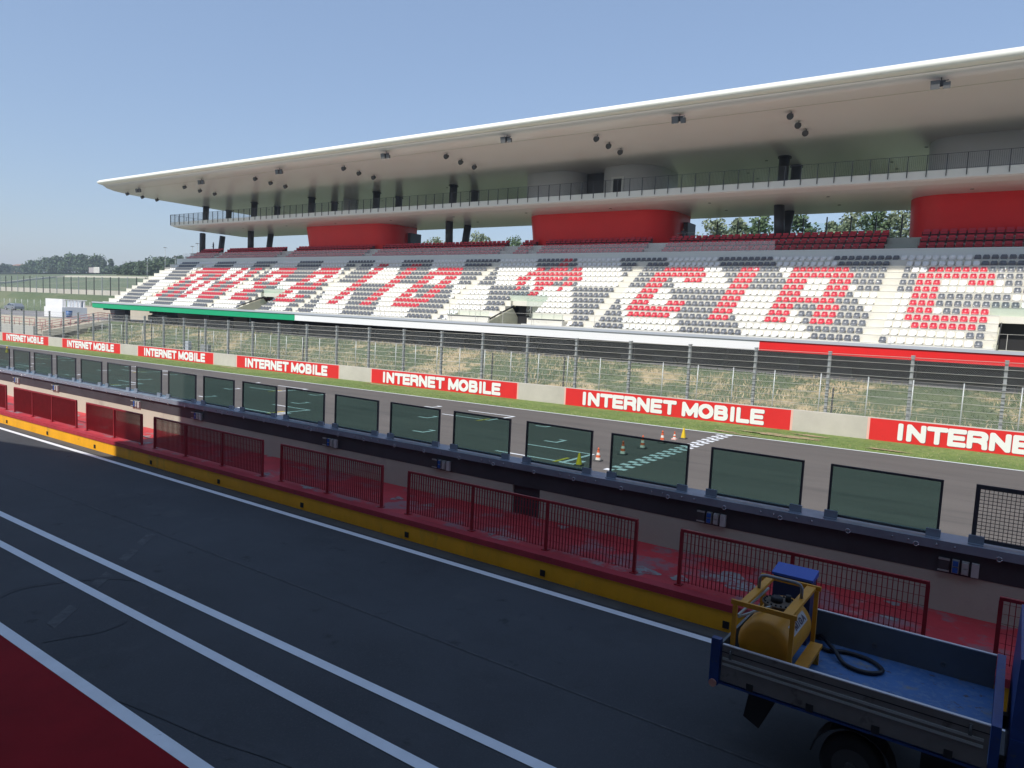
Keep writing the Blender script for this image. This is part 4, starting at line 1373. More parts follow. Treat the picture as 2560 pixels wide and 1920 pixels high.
# ================================================================== traffic cones
M_or = mat('cone_orange', (0.62, 0.11, 0.035), 0.55, var=0.1, vs=8)
M_cw = mat('cone_white', (0.68, 0.66, 0.60), 0.55, var=0.12, vs=8)
M_rub = mat('cone_base_rubber', (0.06, 0.06, 0.06), 0.8)
M_cy = mat('cone_yellow', (0.72, 0.50, 0.02), 0.5)
def cone(x_, y_, h, label, kind='striped', base=M_rub):
    z_ = tz(x_)
    t = thing('traffic_cone', (x_, y_, z_), label, 'cone', 'traffic cones on the start line')
    r0, r1 = h * 0.20, h * 0.045
    b = h * 0.30
    MB().hexa([(x_ - b, y_ - b, z_ + 0.003), (x_ + b, y_ - b, z_ + 0.003), (x_ + b, y_ + b, z_ + 0.003), (x_ - b, y_ + b, z_ + 0.003), (x_ - b * .9, y_ - b * .9, z_ + 0.05), (x_ + b * .9, y_ - b * .9, z_ + 0.05), (x_ + b * .9, y_ + b * .9, z_ + 0.05), (x_ - b * .9, y_ + b * .9, z_ + 0.05)]).build('base', base, t)
    if kind == 'striped':
        n_ = 5
        for i in range(n_):
            za, zb = 0.05 + (h - 0.05) * i / n_, 0.05 + (h - 0.05) * (i + 1) / n_
            ra, rb = r0 + (r1 - r0) * i / n_, r0 + (r1 - r0) * (i + 1) / n_
            MB().tube([(x_, y_, z_ + za), (x_, y_, z_ + zb)], [ra, rb], 18, cap=i == n_ - 1).build('stripe', M_cw if i % 2 == 0 and i < 4 else M_or, t)
    else:
        MB().tube([(x_, y_, z_ + 0.05), (x_, y_, z_ + h * 0.9), (x_, y_, z_ + h)], [r0 * 1.25, r1 * 1.9, r1 * 1.2], 4 if kind == 'wet' else 14, smooth=False).build('body', M_cy, t)
cone(-11.33, 23.12, 0.50, 'orange and white striped cone behind glass, left of the two in that screen')
cone(-11.38, 24.86, 0.50, 'orange and white striped cone behind glass, right of the two in that screen')
cone(-11.38, 21.38, 0.46, 'weathered orange cone standing in the gap between two glass screens')
cone(-11.37, 26.65, 0.50, 'orange and white cone whose base is cut by the screen top edge')
cone(-11.38, 27.91, 0.34, 'short white cone with pinkish base beside the yellow cone', base=mat('cone_pink', (0.66, 0.4, 0.36), 0.6))
cone(-11.19, 28.40, 0.46, 'yellow cone at the far end of the cone row', kind='wet')
cone(-11.45, 20.22, 0.42, 'dull yellow cone behind glass beside the grid bracket', kind='plain')
cone(px(18, 884, Z=-5.45).x, px(18, 884, Z=-5.45).y, 0.6, 'lone yellow cone far left near the track edge line', kind='plain')

# ================================================================== small truck and its load
tk = thing('flatbed_truck', (-1.1, 8.35, pz(0)), 'small blue flatbed truck with grey drop sides carrying a yellow tank', 'truck')
X0, X1, Y0, Y1 = -2.36, 0.13, 7.47, 9.24
ZT_, ZF = -3.40, -3.765
g0 = pz(0)
MB().box(X0, X1, Y0 + 0.03, Y1 - 0.03, ZF - 0.05, ZF).build('bed_floor', M_floor, tk)
m = MB().box(X0 + 0.02, X1 - 0.06, Y0, Y0 + 0.028, ZF - 0.03, ZT_)
m.build('near_side_board', M_alu, tk)
MB().box(X0 + 0.02, X1 - 0.06, Y0 - 0.004, Y0 + 0.032, ZT_ + 0.001, ZT_ + 0.012).build('board_top_edge', mat('bright_aluminium', (0.62, 0.63, 0.66), 0.4, metal=0.3), tk)
for z_ in (ZT_ - 0.155, ZT_ - 0.215):
    MB().box(X0 + 0.03, X1 - 0.10, Y0 - 0.012, Y0 - 0.001, z_, z_ + 0.026).build('board_rib', M_alul, tk)
MB().box(X0 + 0.02, X1 - 0.06, Y0 - 0.005, Y0 - 0.001, ZT_ - 0.075, ZT_ - 0.066).build('board_groove', M_chass, tk)
MB().box(X0 + 0.02, X1 - 0.06, Y1 - 0.028, Y1, ZF - 0.03, ZT_).build('far_side_board', mat('inner_board', (0.12, 0.14, 0.155), 0.5, metal=0.2, var=0.1, vs=3), tk)
MB().box(X0 + 0.02, X1 - 0.06, Y1 - 0.032, Y1 + 0.004, ZT_ + 0.001, ZT_ + 0.012).build('board_top_edge', MATS['bright_aluminium'], tk)
MB().box(X0 - 0.03, X0 - 0.002, Y0 + 0.06, Y1 - 0.02, ZF - 0.03, ZT_ - 0.005).build('tail_board', MATS['inner_board'], tk)
MB().box(X0 - 0.10, X0 + 0.0, Y0 - 0.02, Y0 + 0.055, ZF - 0.09, ZT_ + 0.055).build('corner_post', M_blue, tk)
for x_ in (X0 + 0.10, X1 - 0.22):
    MB().box(x_, x_ + 0.03, Y0 - 0.022, Y0 - 0.0125, ZT_ - 0.13, ZT_ - 0.02).tube([(x_ + 0.015, Y0 - 0.03, ZT_ - 0.11), (x_ + 0.015, Y0 - 0.03, ZT_ - 0.03)], 0.009, 6).build('latch', M_lampg, tk)
for k in range(4):
    x_ = X0 + 0.3 + 0.6 * k
    MB().box(x_, x_ + 0.07, Y0 - 0.012, Y0 - 0.001, ZF - 0.045, ZF + 0.03).build('hinge', M_chass, tk)
for k in range(3):
    x_ = X0 + 0.55 + 0.7 * k
    MB().tube([(x_ + 0.025 * math.cos(a), Y1 - 0.034, ZF + 0.12 + 0.025 * math.sin(a)) for a in [j * math.pi / 4 for j in range(9)]], 0.005, 5).build('lashing_ring', M_lampg, tk)
lm = MB().tube([(X0 - 0.05, Y0 - 0.022, ZF - 0.07), (X0 - 0.05, Y0 - 0.04, ZF - 0.07)], 0.042, 14); lm.build('side_marker', mat('marker_lens', (0.5, 0.25, 0.2), 0.4), tk)
MB().box(X0 - 0.02, X1 + 0.25, Y0 + 0.004, Y0 + 0.05, ZF - 0.075, ZF - 0.051).build('sill_rail', M_blue, tk)
MB().box(X0 + 0.1, X1 + 1.6, Y0 + 0.35, Y0 + 0.45, ZF - 0.22, ZF - 0.076).box(X0 + 0.1, X1 + 1.6, Y1 - 0.45, Y1 - 0.35, ZF - 0.22, ZF - 0.076).build('chassis_rail', M_chass, tk)
MB().box(X1 - 0.055, X1 + 0.02, Y0 - 0.01, Y1 + 0.01, ZF - 0.06, ZT_ + 0.02).build('headboard', M_blue, tk)
# cab beyond the right edge of the picture
m = MB()
cz = ZF
m.hexa([(X1 + 0.075, Y0 + 0.02, cz - 0.25), (X1 + 1.75, Y0 + 0.02, cz - 0.25), (X1 + 1.75, Y1 - 0.02, cz - 0.25), (X1 + 0.075, Y1 - 0.02, cz - 0.25), (X1 + 0.08, Y0 + 0.02, cz + 0.30), (X1 + 1.70, Y0 + 0.02, cz + 0.30), (X1 + 1.70, Y1 - 0.02, cz + 0.30), (X1 + 0.08, Y1 - 0.02, cz + 0.30)])
m.hexa([(X1 + 0.08, Y0 + 0.03, cz + 0.301), (X1 + 1.62, Y0 + 0.03, cz + 0.301), (X1 + 1.62, Y1 - 0.03, cz + 0.301), (X1 + 0.08, Y1 - 0.03, cz + 0.301), (X1 + 0.10, Y0 + 0.10, cz + 1.0), (X1 + 1.15, Y0 + 0.10, cz + 1.0), (X1 + 1.15, Y1 - 0.05, cz + 1.0), (X1 + 0.10, Y1 - 0.05, cz + 1.0)])
cab = m.build('cab', M_blue, tk)
MB().hexa([(X1 + 1.635, Y0 + 0.15, cz + 0.36), (X1 + 1.65, Y0 + 0.15, cz + 0.36), (X1 + 1.65, Y1 - 0.15, cz + 0.36), (X1 + 1.635, Y1 - 0.15, cz + 0.36), (X1 + 1.19, Y0 + 0.22, cz + 0.90), (X1 + 1.21, Y0 + 0.22, cz + 0.90), (X1 + 1.21, Y1 - 0.22, cz + 0.90), (X1 + 1.19, Y1 - 0.22, cz + 0.90)]).build('windscreen', M_frame, cab)
def wheel(x_, y_, r, w, parent):
    t = MB().tube([(x_, y_, g0 + r), (x_, y_ + 0.02, g0 + r), (x_, y_ + w - 0.02, g0 + r), (x_, y_ + w, g0 + r)], [r * 0.9, r, r, r * 0.9], 28).build('wheel', M_tyre, parent)
    yo = y_ - 0.004
    MB().tube([(x_, yo, g0 + r), (x_, yo - 0.004, g0 + r)], r * 0.6, 24).tube([(x_, yo - 0.005, g0 + r), (x_, yo - 0.03, g0 + r)], [r * 0.2, r * 0.16], 12).build('rim', mat('rim_grey', (0.06, 0.06, 0.06), 0.6), t)
for x_ in (-1.02, 1.05):
    wheel(x_, Y0 + 0.12, 0.30, 0.17, tk)
    wheel(x_, Y1 - 0.29, 0.30, 0.17, tk)
m = MB()
pts = [(-1.02 + 0.38 * math.cos(a), 0, g0 + 0.30 + 0.40 * math.sin(a)) for a in [math.pi * (0.04 + 0.92 * k / 10) for k in range(11)]]
for a, b in zip(pts, pts[1:]):
    m.beam((a[0], Y0 + 0.2, a[2]), (b[0], Y0 + 0.2, b[2]), 0.24, 0.012)
m.build('mudguard', M_chass, tk)
MB().hexa([(X0 + 0.25, Y0 + 0.15, g0 + 0.42), (X0 + 0.42, Y0 + 0.15, g0 + 0.34), (X0 + 0.42, Y0 + 0.35, g0 + 0.34), (X0 + 0.25, Y0 + 0.35, g0 + 0.42), (X0 + 0.30, Y0 + 0.15, ZF - 0.08), (X0 + 0.6, Y0 + 0.15, ZF - 0.08), (X0 + 0.6, Y0 + 0.35, ZF - 0.08), (X0 + 0.30, Y0 + 0.35, ZF - 0.08)]).build('tail_lamp_bracket', M_chass, tk)
MB().box(-0.45, 0.0, Y0 + 0.3, Y0 + 0.6, g0 + 0.3, ZF - 0.1).build('tool_box', M_chass, tk)

# yellow tank unit
tn = thing('tank_unit', (-1.96, 8.1, ZF), 'yellow fuel tank in a square steel frame standing on the truck bed', 'tank')
A0, A1, B0, B1, TT = -2.30, -1.66, 7.58, 8.68, -2.92
m = MB()
m.box(A0 - 0.02, A1 + 0.02, B0, B0 + 0.03, TT - 0.05, TT).box(A0 - 0.02, A1 + 0.02, B1 - 0.03, B1, TT - 0.05, TT)
m.box(A0 + 0.06, A0 + 0.14, B0 + 0.031, B1 - 0.031, TT - 0.045, TT - 0.012).box(A1 - 0.13, A1 - 0.03, B0 + 0.031, B1 - 0.031, TT - 0.045, TT - 0.012)
for x_, y_ in ((A0, B0), (A1 - 0.045, B0), (A0, B1 - 0.045), (A1 - 0.045, B1 - 0.045)):
    m.box(x_, x_ + 0.045, y_ + 0.002, y_ + 0.043, ZF + 0.005, TT - 0.051)
m.box(A1 - 0.03, A1 + 0.10, B0 + 0.08, B1 - 0.08, ZF + 0.17, ZF + 0.21).box(A0, A1, B0 + 0.06, B0 + 0.10, ZF + 0.05, ZF + 0.12)
m.box(A1 + 0.0, A1 + 0.09, B0 + 0.12, B0 + 0.16, ZF + 0.005, ZF + 0.169).box(A1 + 0.0, A1 + 0.09, B1 - 0.2, B1 - 0.16, ZF + 0.005, ZF + 0.169)
m.build('frame', M_tank, tn)
cxm, cr = (A0 + A1) / 2 + 0.01, 0.285
m = MB().tube([(cxm, B0 + 0.05, ZF + 0.40), (cxm, B0 + 0.07, ZF + 0.40), (cxm, B0 + 0.13, ZF + 0.40), (cxm, B1 - 0.14, ZF + 0.40), (cxm, B1 - 0.08, ZF + 0.40), (cxm, B1 - 0.06, ZF + 0.40)], [0.18, 0.25, cr, cr, 0.25, 0.18], 32)
m.build('tank', M_tank, tn)
zl = ZF + 0.40 + cr
lid = MB().tube([(cxm + 0.01, 8.17, zl - 0.03), (cxm + 0.01, 8.17, zl + 0.035)], 0.165, 28).tube([(cxm + 0.01, 8.17, zl + 0.036), (cxm + 0.01, 8.17, zl + 0.05)], 0.19, 28)
lo_ = lid.build('lid', mat('rusty_lid', (0.13, 0.10, 0.07), 0.7, var=0.3, vs=9), tn)
m = MB()
for k in range(20):
    a = 2 * math.pi * k / 20
    m = MB().tube([(cxm + 0.01 + 0.165 * math.cos(a), 8.17 + 0.165 * math.sin(a), zl + 0.051), (cxm + 0.01 + 0.165 * math.cos(a), 8.17 + 0.165 * math.sin(a), zl + 0.066)], 0.012, 6); m.build('bolt', M_chass, lo_)
[0 for _ in ()]
MB().tube([(cxm - 0.02, 8.15, zl + 0.051), (cxm - 0.02, 8.15, zl + 0.10), (cxm - 0.02, 8.15, zl + 0.11)], [0.065, 0.065, 0.05], 16).tube([(cxm + 0.08, 8.24, zl + 0.051), (cxm + 0.08, 8.24, zl + 0.12)], 0.032, 10).build('filler_cap', M_chass, tn)
hp = [(A0 + 0.10, 8.17, TT - 0.01), (A0 + 0.10, 8.17, TT + 0.10), (A0 + 0.12, 8.17, TT + 0.135), (A0 + 0.17, 8.17, TT + 0.15), (A1 - 0.15, 8.17, TT + 0.15), (A1 - 0.10, 8.17, TT + 0.135), (A1 - 0.08, 8.17, TT + 0.10), (A1 - 0.08, 8.17, TT - 0.01)]
MB().tube(hp, 0.018, 10).build('lifting_handle', mat('handle_grey', (0.22, 0.23, 0.25), 0.45, metal=0.4), tn)
MB().beam((A0 + 0.03, B0 + 0.12, TT - 0.20), (A0 + 0.16, 8.35, TT - 0.05), 0.02, 0.02).beam((A0 + 0.03, B0 + 0.12, TT - 0.22), (A0 + 0.30, 8.0, TT - 0.12), 0.02, 0.02).build('brace', M_alul, tn)
sv, sf = lettering([('M', 0.12, 0.20), ('I', 0.215, 0.245), ('G', 0.26, 0.335), ('A', 0.345, 0.42)], 0.0, 0.075, 0.017, 0.0045)
def oncyl(u, v, off):
    a = rad(28) + v / cr
    return (cxm + (cr + off) * math.cos(a), 7.80 + u * 1.35, ZF + 0.40 + (cr + off) * math.sin(a))
st = MB()
nU = 16
for i in range(nU):
    for j in range(4):
        q = [oncyl(0.02 + 0.44 * (i + a) / nU, -0.02 + 0.115 * (j + b) / 4, 0.003) for a, b in ((0, 0), (1, 0), (1, 1), (0, 1))]
        st.add(q, [(0, 1, 2, 3)])
stk = st.build('sticker', mat('sticker_grey', (0.42, 0.43, 0.45), 0.5), tn)
l_ = MB(); l_.add([oncyl(u, v, 0.007) for u, v in sv], sf); l_.build('sticker_lettering', mat('sticker_navy', (0.02, 0.02, 0.07), 0.5), stk)
# blue cabinet and hose
cb = thing('blue_cabinet', (-2.0, 9.0, ZF), 'blue metal pump cabinet with sloping lid behind the yellow tank', 'cabinet')
MB().box(-2.24, -1.80, 8.92, 9.17, ZF + 0.003, -2.98).build('body', mat('cabinet_dark_blue', (0.014, 0.03, 0.10), 0.5), cb)
MB().hexa([(-2.26, 8.90, -2.979), (-1.78, 8.90, -2.979), (-1.78, 9.19, -2.979), (-2.26, 9.19, -2.979), (-2.26, 8.90, -2.95), (-1.78, 8.90, -2.95), (-1.78, 9.19, -2.90), (-2.26, 9.19, -2.90)]).build('lid', mat('cabinet_blue', (0.03, 0.09, 0.42), 0.45), cb)
hz = ZF + 0.028
def zpt(x, y):
    p = px(1760 + x / 2.765, 1320 + y / 2.765, Z=hz); return (p.x, p.y, hz)
hose = [zpt(*q) for q in ((775, 800), (830, 835), (880, 850), (960, 855), (1060, 880), (1150, 915), (1210, 955), (1233, 985), (1205, 1003), (1130, 1000), (1040, 975), (960, 930), (905, 880), (860, 830), (810, 775), (770, 750))]
hose = [(x, y, z + (0.05 if 12 <= i <= 14 else 0)) for i, (x, y, z) in enumerate(hose)]
# smooth it
sm_ = []
for i in range(len(hose) - 1):
    p0, p1, p2, p3 = [Vector(hose[max(0, min(len(hose) - 1, i + k))]) for k in (-1, 0, 1, 2)]
    for k in range(6):
        t_ = k / 6
        sm_.append(0.5 * ((2 * p1) + (p2 - p0) * t_ + (2 * p0 - 5 * p1 + 4 * p2 - p3) * t_ * t_ + (3 * p1 - p0 - 3 * p2 + p3) * t_ ** 3))
tag(MB().tube(sm_, 0.024, 10).build('rubber_hose', mat('hose_black', (0.012, 0.013, 0.018), 0.45)), 'black rubber hose looped on the blue truck bed', 'hose')

# ================================================================== left side: old terraces, kiosk, cars, walls
tr = thing('old_terrace', (-125, 41, plat(-125)), 'weathered concrete spectator steps left of the grandstand', 'terrace')
XT0, XT1 = -330, -98.6
M_tc = mat('weathered_concrete', (0.46, 0.42, 0.34), 0.9, var=0.15, vs=0.5, patches=[((0.30, 0.27, 0.22), 0.9, 0.58, 0.72), ((0.38, 0.36, 0.22), 0.35, 0.6, 0.75)])
m = MB()
N_ = 7
for k in range(N_):
    y0 = 38.6 + 0.82 * k
    za = -4.2 + (1.20) * k / (N_ - 1)
    f_ = lambda x, q=za: q + 0.0095 * (x + 98.6)
    for j in range(12):
        a = XT0 + (XT1 - XT0) * j / 12; b = XT0 + (XT1 - XT0) * (j + 1) / 12
        m.hexa([(a, y0, f_(a) - 1.2), (b, y0, f_(b) - 1.2), (b, 44.6, f_(b) - 1.2), (a, 44.6, f_(a) - 1.2), (a, y0, f_(a)), (b, y0, f_(b)), (b, 44.6, f_(b)), (a, 44.6, f_(a))]) if k == 0 else m.hexa([(a, y0, f_(a) - 0.25), (b, y0, f_(b) - 0.25), (b, 44.55 - 0.01 * k, f_(b) - 0.25), (a, 44.55 - 0.01 * k, f_(a) - 0.25), (a, y0, f_(a)), (b, y0, f_(b)), (b, 44.55 - 0.01 * k, f_(b)), (a, 44.55 - 0.01 * k, f_(a))])
m.build('steps', M_tc, tr)
m = MB(); slope_box(m, XT0, XT1, 38.0, 38.25, -1.1, 0.0, lambda x: -3.86 + 0.0095 * (x + 98.6)); m.build('front_wall', mat('front_wall_concrete', (0.45, 0.44, 0.40), 0.85, var=0.1, patches=[((0.3, 0.29, 0.26), 1, 0.6, 0.7)]), tr)
rr_ = thing('terrace_railing', (-125, 39.6, -4.0), 'faded red tube railing running along the old concrete steps', 'railing')
M_fr = mat('faded_red_tube', (0.36, 0.11, 0.11), 0.6)
zr = lambda x: -4.0 + 0.0095 * (x + 98.6)
for z_ in (0.95, 0.5):
    MB().tube([(-230, 39.6, zr(-230) + z_), (-99.2, 39.6, zr(-99.2) + z_)], 0.035, 6).build('rail', M_fr, rr_)
for k in range(60):
    x_ = -99.2 - 1.55 * k
    MB().tube([(x_, 39.6, zr(x_) - 0.1), (x_, 39.6, zr(x_) + 0.95)], 0.035, 6).build('post', M_fr, rr_)
sr = thing('stair_railing', (-97, 41, -4), 'red double railing on the stairs beside the grass bank', 'railing')
for y_off, xo in ((0, -98.3), (0, -95.9)):
    a0, a1 = Vector((xo - 1.2, 38.3, -4.6)), Vector((xo + 0.9, 45.0, plat(0) + 0.02))
    for z_ in (0.95, 0.65, 0.35):
        MB().tube([a0 + Vector((0, 0, z_)), a1 + Vector((0, 0, z_)), a1 + Vector((0.05, 0.9, z_))], 0.034, 6).build('rail', M_fr, sr)
    for k in range(8):
        q = a0.lerp(a1, k / 7)
        MB().tube([q, q + Vector((0, 0, 0.95))], 0.034, 6).build('post', M_fr, sr)
stg = thing('concrete_stairs', (-97, 41, -4), 'narrow concrete stairs climbing beside the grass bank', 'stairs')
m = MB()
for k in range(12):
    y0 = 38.3 + 0.56 * k
    z_ = -4.55 + (plat(0) + 4.57) * (k + 1) / 12
    xo = 2.1 * k / 12
    m.box(-99.4 + xo, -96.9 + xo, y0, y0 + 0.57, z_ - 0.4, z_)
m.build('steps', M_tc, stg)
MB().hexa([(-96.88, 38.3, -5.2), (-96.7, 38.3, -5.2), (-94.6, 45, -3.2), (-94.8, 45, -3.2), (-96.88, 38.3, -4.35), (-96.7, 38.3, -4.35), (-94.6, 45, plat(0) + 0.12), (-94.8, 45, plat(0) + 0.12)]).build('side_kerb', M_tc, stg)

kx, ky = -117.5, 47.8
kz = plat(-118) + 0.02
ks = thing('white_kiosk', (kx, ky, kz), 'white two level site kiosk with open slatted side beside the old steps', 'kiosk')
M_kw = mat('kiosk_white', (0.78, 0.78, 0.78), 0.55, var=0.04)
M_kg = mat('kiosk_grey', (0.46, 0.50, 0.54), 0.6, var=0.05)
ux, uy = Vector((3.5, 1.0, 0)), Vector((1.3, 2.9, 0))
def obox(mb_, o, a0, a1, b0, b1, z0, z1, mi=0):
    P = [o + ux * a + uy * b for a, b in ((a0, b0), (a1, b0), (a1, b1), (a0, b1))]
    mb_.hexa([(p.x, p.y, z0) for p in P] + [(p.x, p.y, z1) for p in P], mi)
o_ = Vector((-119.4, 47.5, 0))
m = MB(); obox(m, o_, 0, 1, 0, 1, kz, kz + 1.45); m.mi = [0, 0, 0, 1, 0, 0]; m.build('lower_box', [M_kw, M_kg], ks)
m = MB(); obox(m, o_, 0.04, 0.98, 0.03, 0.12, kz + 1.452, kz + 2.65); m.build('front_panel', M_kw, ks)
m = MB()
obox(m, o_, 0.93, 1.0, 0.1, 1.0, kz + 2.5, kz + 2.62); obox(m, o_, 0.93, 1.0, 0.1, 1.0, kz + 1.452, kz + 1.54)
for b in (0.12, 0.3, 0.42, 0.58, 0.72, 0.88):
    obox(m, o_, 0.95, 0.99, b, b + 0.05, kz + 1.541, kz + 2.499)
m.build('open_frame', M_kw, ks)
m = MB(); obox(m, o_, 0.1, 0.9, 0.85, 0.92, kz + 1.452, kz + 2.45); m.build('back_panel', M_kg, ks)
bn = thing('blue_bin', (-113.6, 47.6, kz), 'blue waste barrel in front of the white kiosk', 'bin')
MB().tube([(-113.9, 48.6, kz), (-113.9, 48.6, kz + 0.95)], [0.36, 0.42], 16).build('barrel', mat('bin_blue', (0.05, 0.14, 0.34), 0.5), bn)
MB().tube([(-113.9, 48.6, kz + 0.951), (-113.9, 48.6, kz + 1.0)], [0.44, 0.40], 16).build('rim', mat('bin_blue'.replace('blue', 'dark'), (0.03, 0.07, 0.18), 0.5), bn)

def car(name, x_, y_, z_, yaw, label, paint, body='estate'):
    t = bpy.data.objects.new(name, None); C.objects.link(t); t.location = (x_, y_, z_); t.rotation_euler = (0, 0, yaw); tag(t, label, 'car')
    L = 2.3
    if body == 'estate':
        prof = [(-L, 0.35), (-L, 0.75), (-1.3, 0.95), (-0.65, 1.40), (1.7, 1.43), (2.2, 0.95), (L, 0.80), (L, 0.35)]
        glass = [(-1.15, 0.97), (-0.60, 1.34), (1.62, 1.36), (2.02, 0.97)]
    else:
        prof = [(-1.9, 0.4), (-1.9, 1.0), (-1.1, 1.1), (-0.8, 1.75), (1.8, 1.78), (1.9, 1.1), (1.9, 0.4)]
        glass = [(-1.02, 1.15), (-0.76, 1.66), (1.7, 1.68), (1.75, 1.15)]
    def sweep(P, w0, w1, zc):
        m = MB(); n_ = len(P)
        A = [(p[0], -(w1 if p[1] > zc else w0), p[1]) for p in P]; B = [(p[0], (w1 if p[1] > zc else w0), p[1]) for p in P]
        m.add(A + B, [tuple(range(n_)), tuple(range(n_, 2 * n_))[::-1]] + [(i, i + n_, (i + 1) % n_ + n_, (i + 1) % n_) for i in range(n_)])
        return m
    b = sweep(prof, 0.86, 0.70, 1.05).build('body', paint); b.parent = t
    zc = 1.2
    g = MB(); n_ = 4
    for s_ in (-1, 1):
        def yv(z): return s_ * (0.862 + (0.702 - 0.862) * max(0, (z - 0.95) / 0.45)) * 1.004 if body == 'estate' else s_ * (0.865 + (0.705 - 0.865) * max(0, (z - 1.1) / 0.65)) * 1.01
        for k in range(3):
            u0, u1 = k / 3 + 0.02, (k + 1) / 3 - 0.02
            bl, tl, trr, br = glass
            P = [(bl[0] + (br[0] - bl[0]) * u0, bl[1]), (bl[0] + (br[0] - bl[0]) * u1, bl[1]), (tl[0] + (trr[0] - tl[0]) * u1, tl[1]), (tl[0] + (trr[0] - tl[0]) * u0, tl[1])]
            g.add([(a, yv(z), z) for a, z in P], [(0, 1, 2, 3)])
    q = g.build('side_windows', mat('car_glass', (0.02, 0.03, 0.035), 0.1)); q.parent = t
    for wx_ in ((-1.45, 1.40) if body == 'estate' else (-1.25, 1.25)):
        for s_ in (-1, 1):
            r = 0.32
            w = MB().tube([(wx_, s_ * 0.70, r), (wx_, s_ * 0.88, r)], r, 18).build('wheel', M_tyre); w.parent = t
            h = MB().tube([(wx_, s_ * 0.881, r), (wx_, s_ * 0.895, r)], r * 0.62, 14).build('rim', mat('alloy', (0.45, 0.45, 0.46), 0.4, metal=0.4)); h.parent = w
    lx = -L - 0.004 if body == 'estate' else -1.905
    for s_ in (-1, 1):
        hl = MB().box(lx, lx + 0.05, s_ * 0.62 - 0.16, s_ * 0.62 + 0.16, 0.6, 0.72).build('headlight', M_bolt); hl.parent = t
    return t
car('parked_car', -163.0, 59.5, plat(-163) + 0.04, rad(2), 'silver estate car parked left of the white kiosk', mat('car_silver', (0.34, 0.36, 0.38), 0.3, metal=0.5), 'estate')
car('parked_car', -92.6, 52.2 - 1.2, plat(-92) + 0.04, rad(8), 'dark boxy off-road car in the shade under the green end of the grandstand', mat('car_dark', (0.03, 0.04, 0.038), 0.35), 'box')

rw = thing('retaining_wall', (-100, 58, plat(-100)), 'low beige retaining wall behind the left end of the grandstand', 'wall')
MB().box(-130, -83, 57.0, 57.3, plat(-120) - 0.3, -1.55).build('wall', mat('beige_wall', (0.50, 0.45, 0.36), 0.85, var=0.06), rw)
MB().box(-130, -83, 56.95, 57.35, -1.549, -1.49).build('cap', M_tc, rw)

# fence behind the yard and the wall with its fence beyond
yf = thing('yard_fence', (-170, 64.2, plat(-170)), 'pale chain-link fence behind the yard and silver car', 'fence')
for k in range(48):
    x_ = -112 - 3.0 * k
    MB().tube([(x_, 64.2, plat(x_)), (x_, 64.2, plat(x_) + 2.35)], 0.04, 6).build('post', mat('zinc_post', (0.5, 0.5, 0.5)), yf)
m = MB(); m.add([(-256, 64.2, plat(-256)), (-112, 64.2, plat(-112)), (-112, 64.2, plat(-112) + 2.3), (-256, 64.2, plat(-256) + 2.3)], [(0, 1, 2, 3)]); m.build('wire_mesh', M_net2, yf)
mw = thing('far_barrier', (-190, 76, 0.5), 'concrete barrier with tall dark posts beyond the green embankment', 'barrier wall')
MB().box(-420, -128, 76.0, 76.3, -0.3, 1.52).build('concrete_wall', M_barrier, mw)
for k in range(62):
    x_ = -130 - 3.6 * k
    MB().box(x_ - 0.07, x_ + 0.07, 75.85, 75.98, 0.3, 4.35).build('post', M_col if k % 3 else M_post, mw)
m = MB(); m.add([(-352, 75.9, 1.5), (-130, 75.9, 1.5), (-130, 75.9, 4.25), (-352, 75.9, 4.25)], [(0, 1, 2, 3)]); m.build('wire_mesh', M_net2, mw)
# pale wall curving over the infield hill and the dark hedge line behind it
def strip_wall(name, pts, h, label, cat, m_, thick=0.5):
    m = MB()
    for a, b in zip(pts, pts[1:]):
        za, zb = p_back(*a), p_back(*b)
        m.hexa([(a[0], a[1], za - 1), (b[0], b[1], zb - 1), (b[0], b[1] + thick, zb - 1), (a[0], a[1] + thick, za - 1), (a[0], a[1], za + h), (b[0], b[1], zb + h), (b[0], b[1] + thick, zb + h), (a[0], a[1] + thick, za + h)])
    return tag(m.build(name, m_), label, cat)
def gnd(ratio):                                             # distance at which the infield rises to this slope
    lo, hi = 77.0, 289.0
    for _ in range(40):
        mid = (lo + hi) / 2
        if (0.010 + 0.053 * sstep(76, 215, mid)) < ratio: lo = mid
        else: hi = mid
    return lo
cw = [(-2.86, 0.028), (-2.76, 0.032), (-2.64, 0.0395), (-2.516, 0.0455), (-2.44, 0.0495), (-2.3676, 0.0518), (-2.25, 0.0522), (-2.1, 0.0525), (-1.95, 0.0528), (-1.7, 0.0532)]
strip_wall('infield_wall', [(a * gnd(b), gnd(b)) for a, b in cw], 0.9, 'long pale wall curving across the grassy infield hill', 'wall', mat('pale_wall', (0.58, 0.55, 0.46), 0.85))
structure('infield_road', MB().sheet(-900, -320, 216, 262, lambda x, y: p_back(x, y) + 0.5, 40, 8), mat('grey_runoff', (0.20, 0.20, 0.20), 0.9, var=0.1, vs=0.1))
strip_wall('hedge_line', [(-1000 + 60 * k, 276) for k in range(12)], 2.0, 'low dark hedge line at the foot of the far trees', 'hedge', mat('hedge_dark', (0.035, 0.05, 0.03), 0.9, var=0.3, vs=0.3), 2.0)

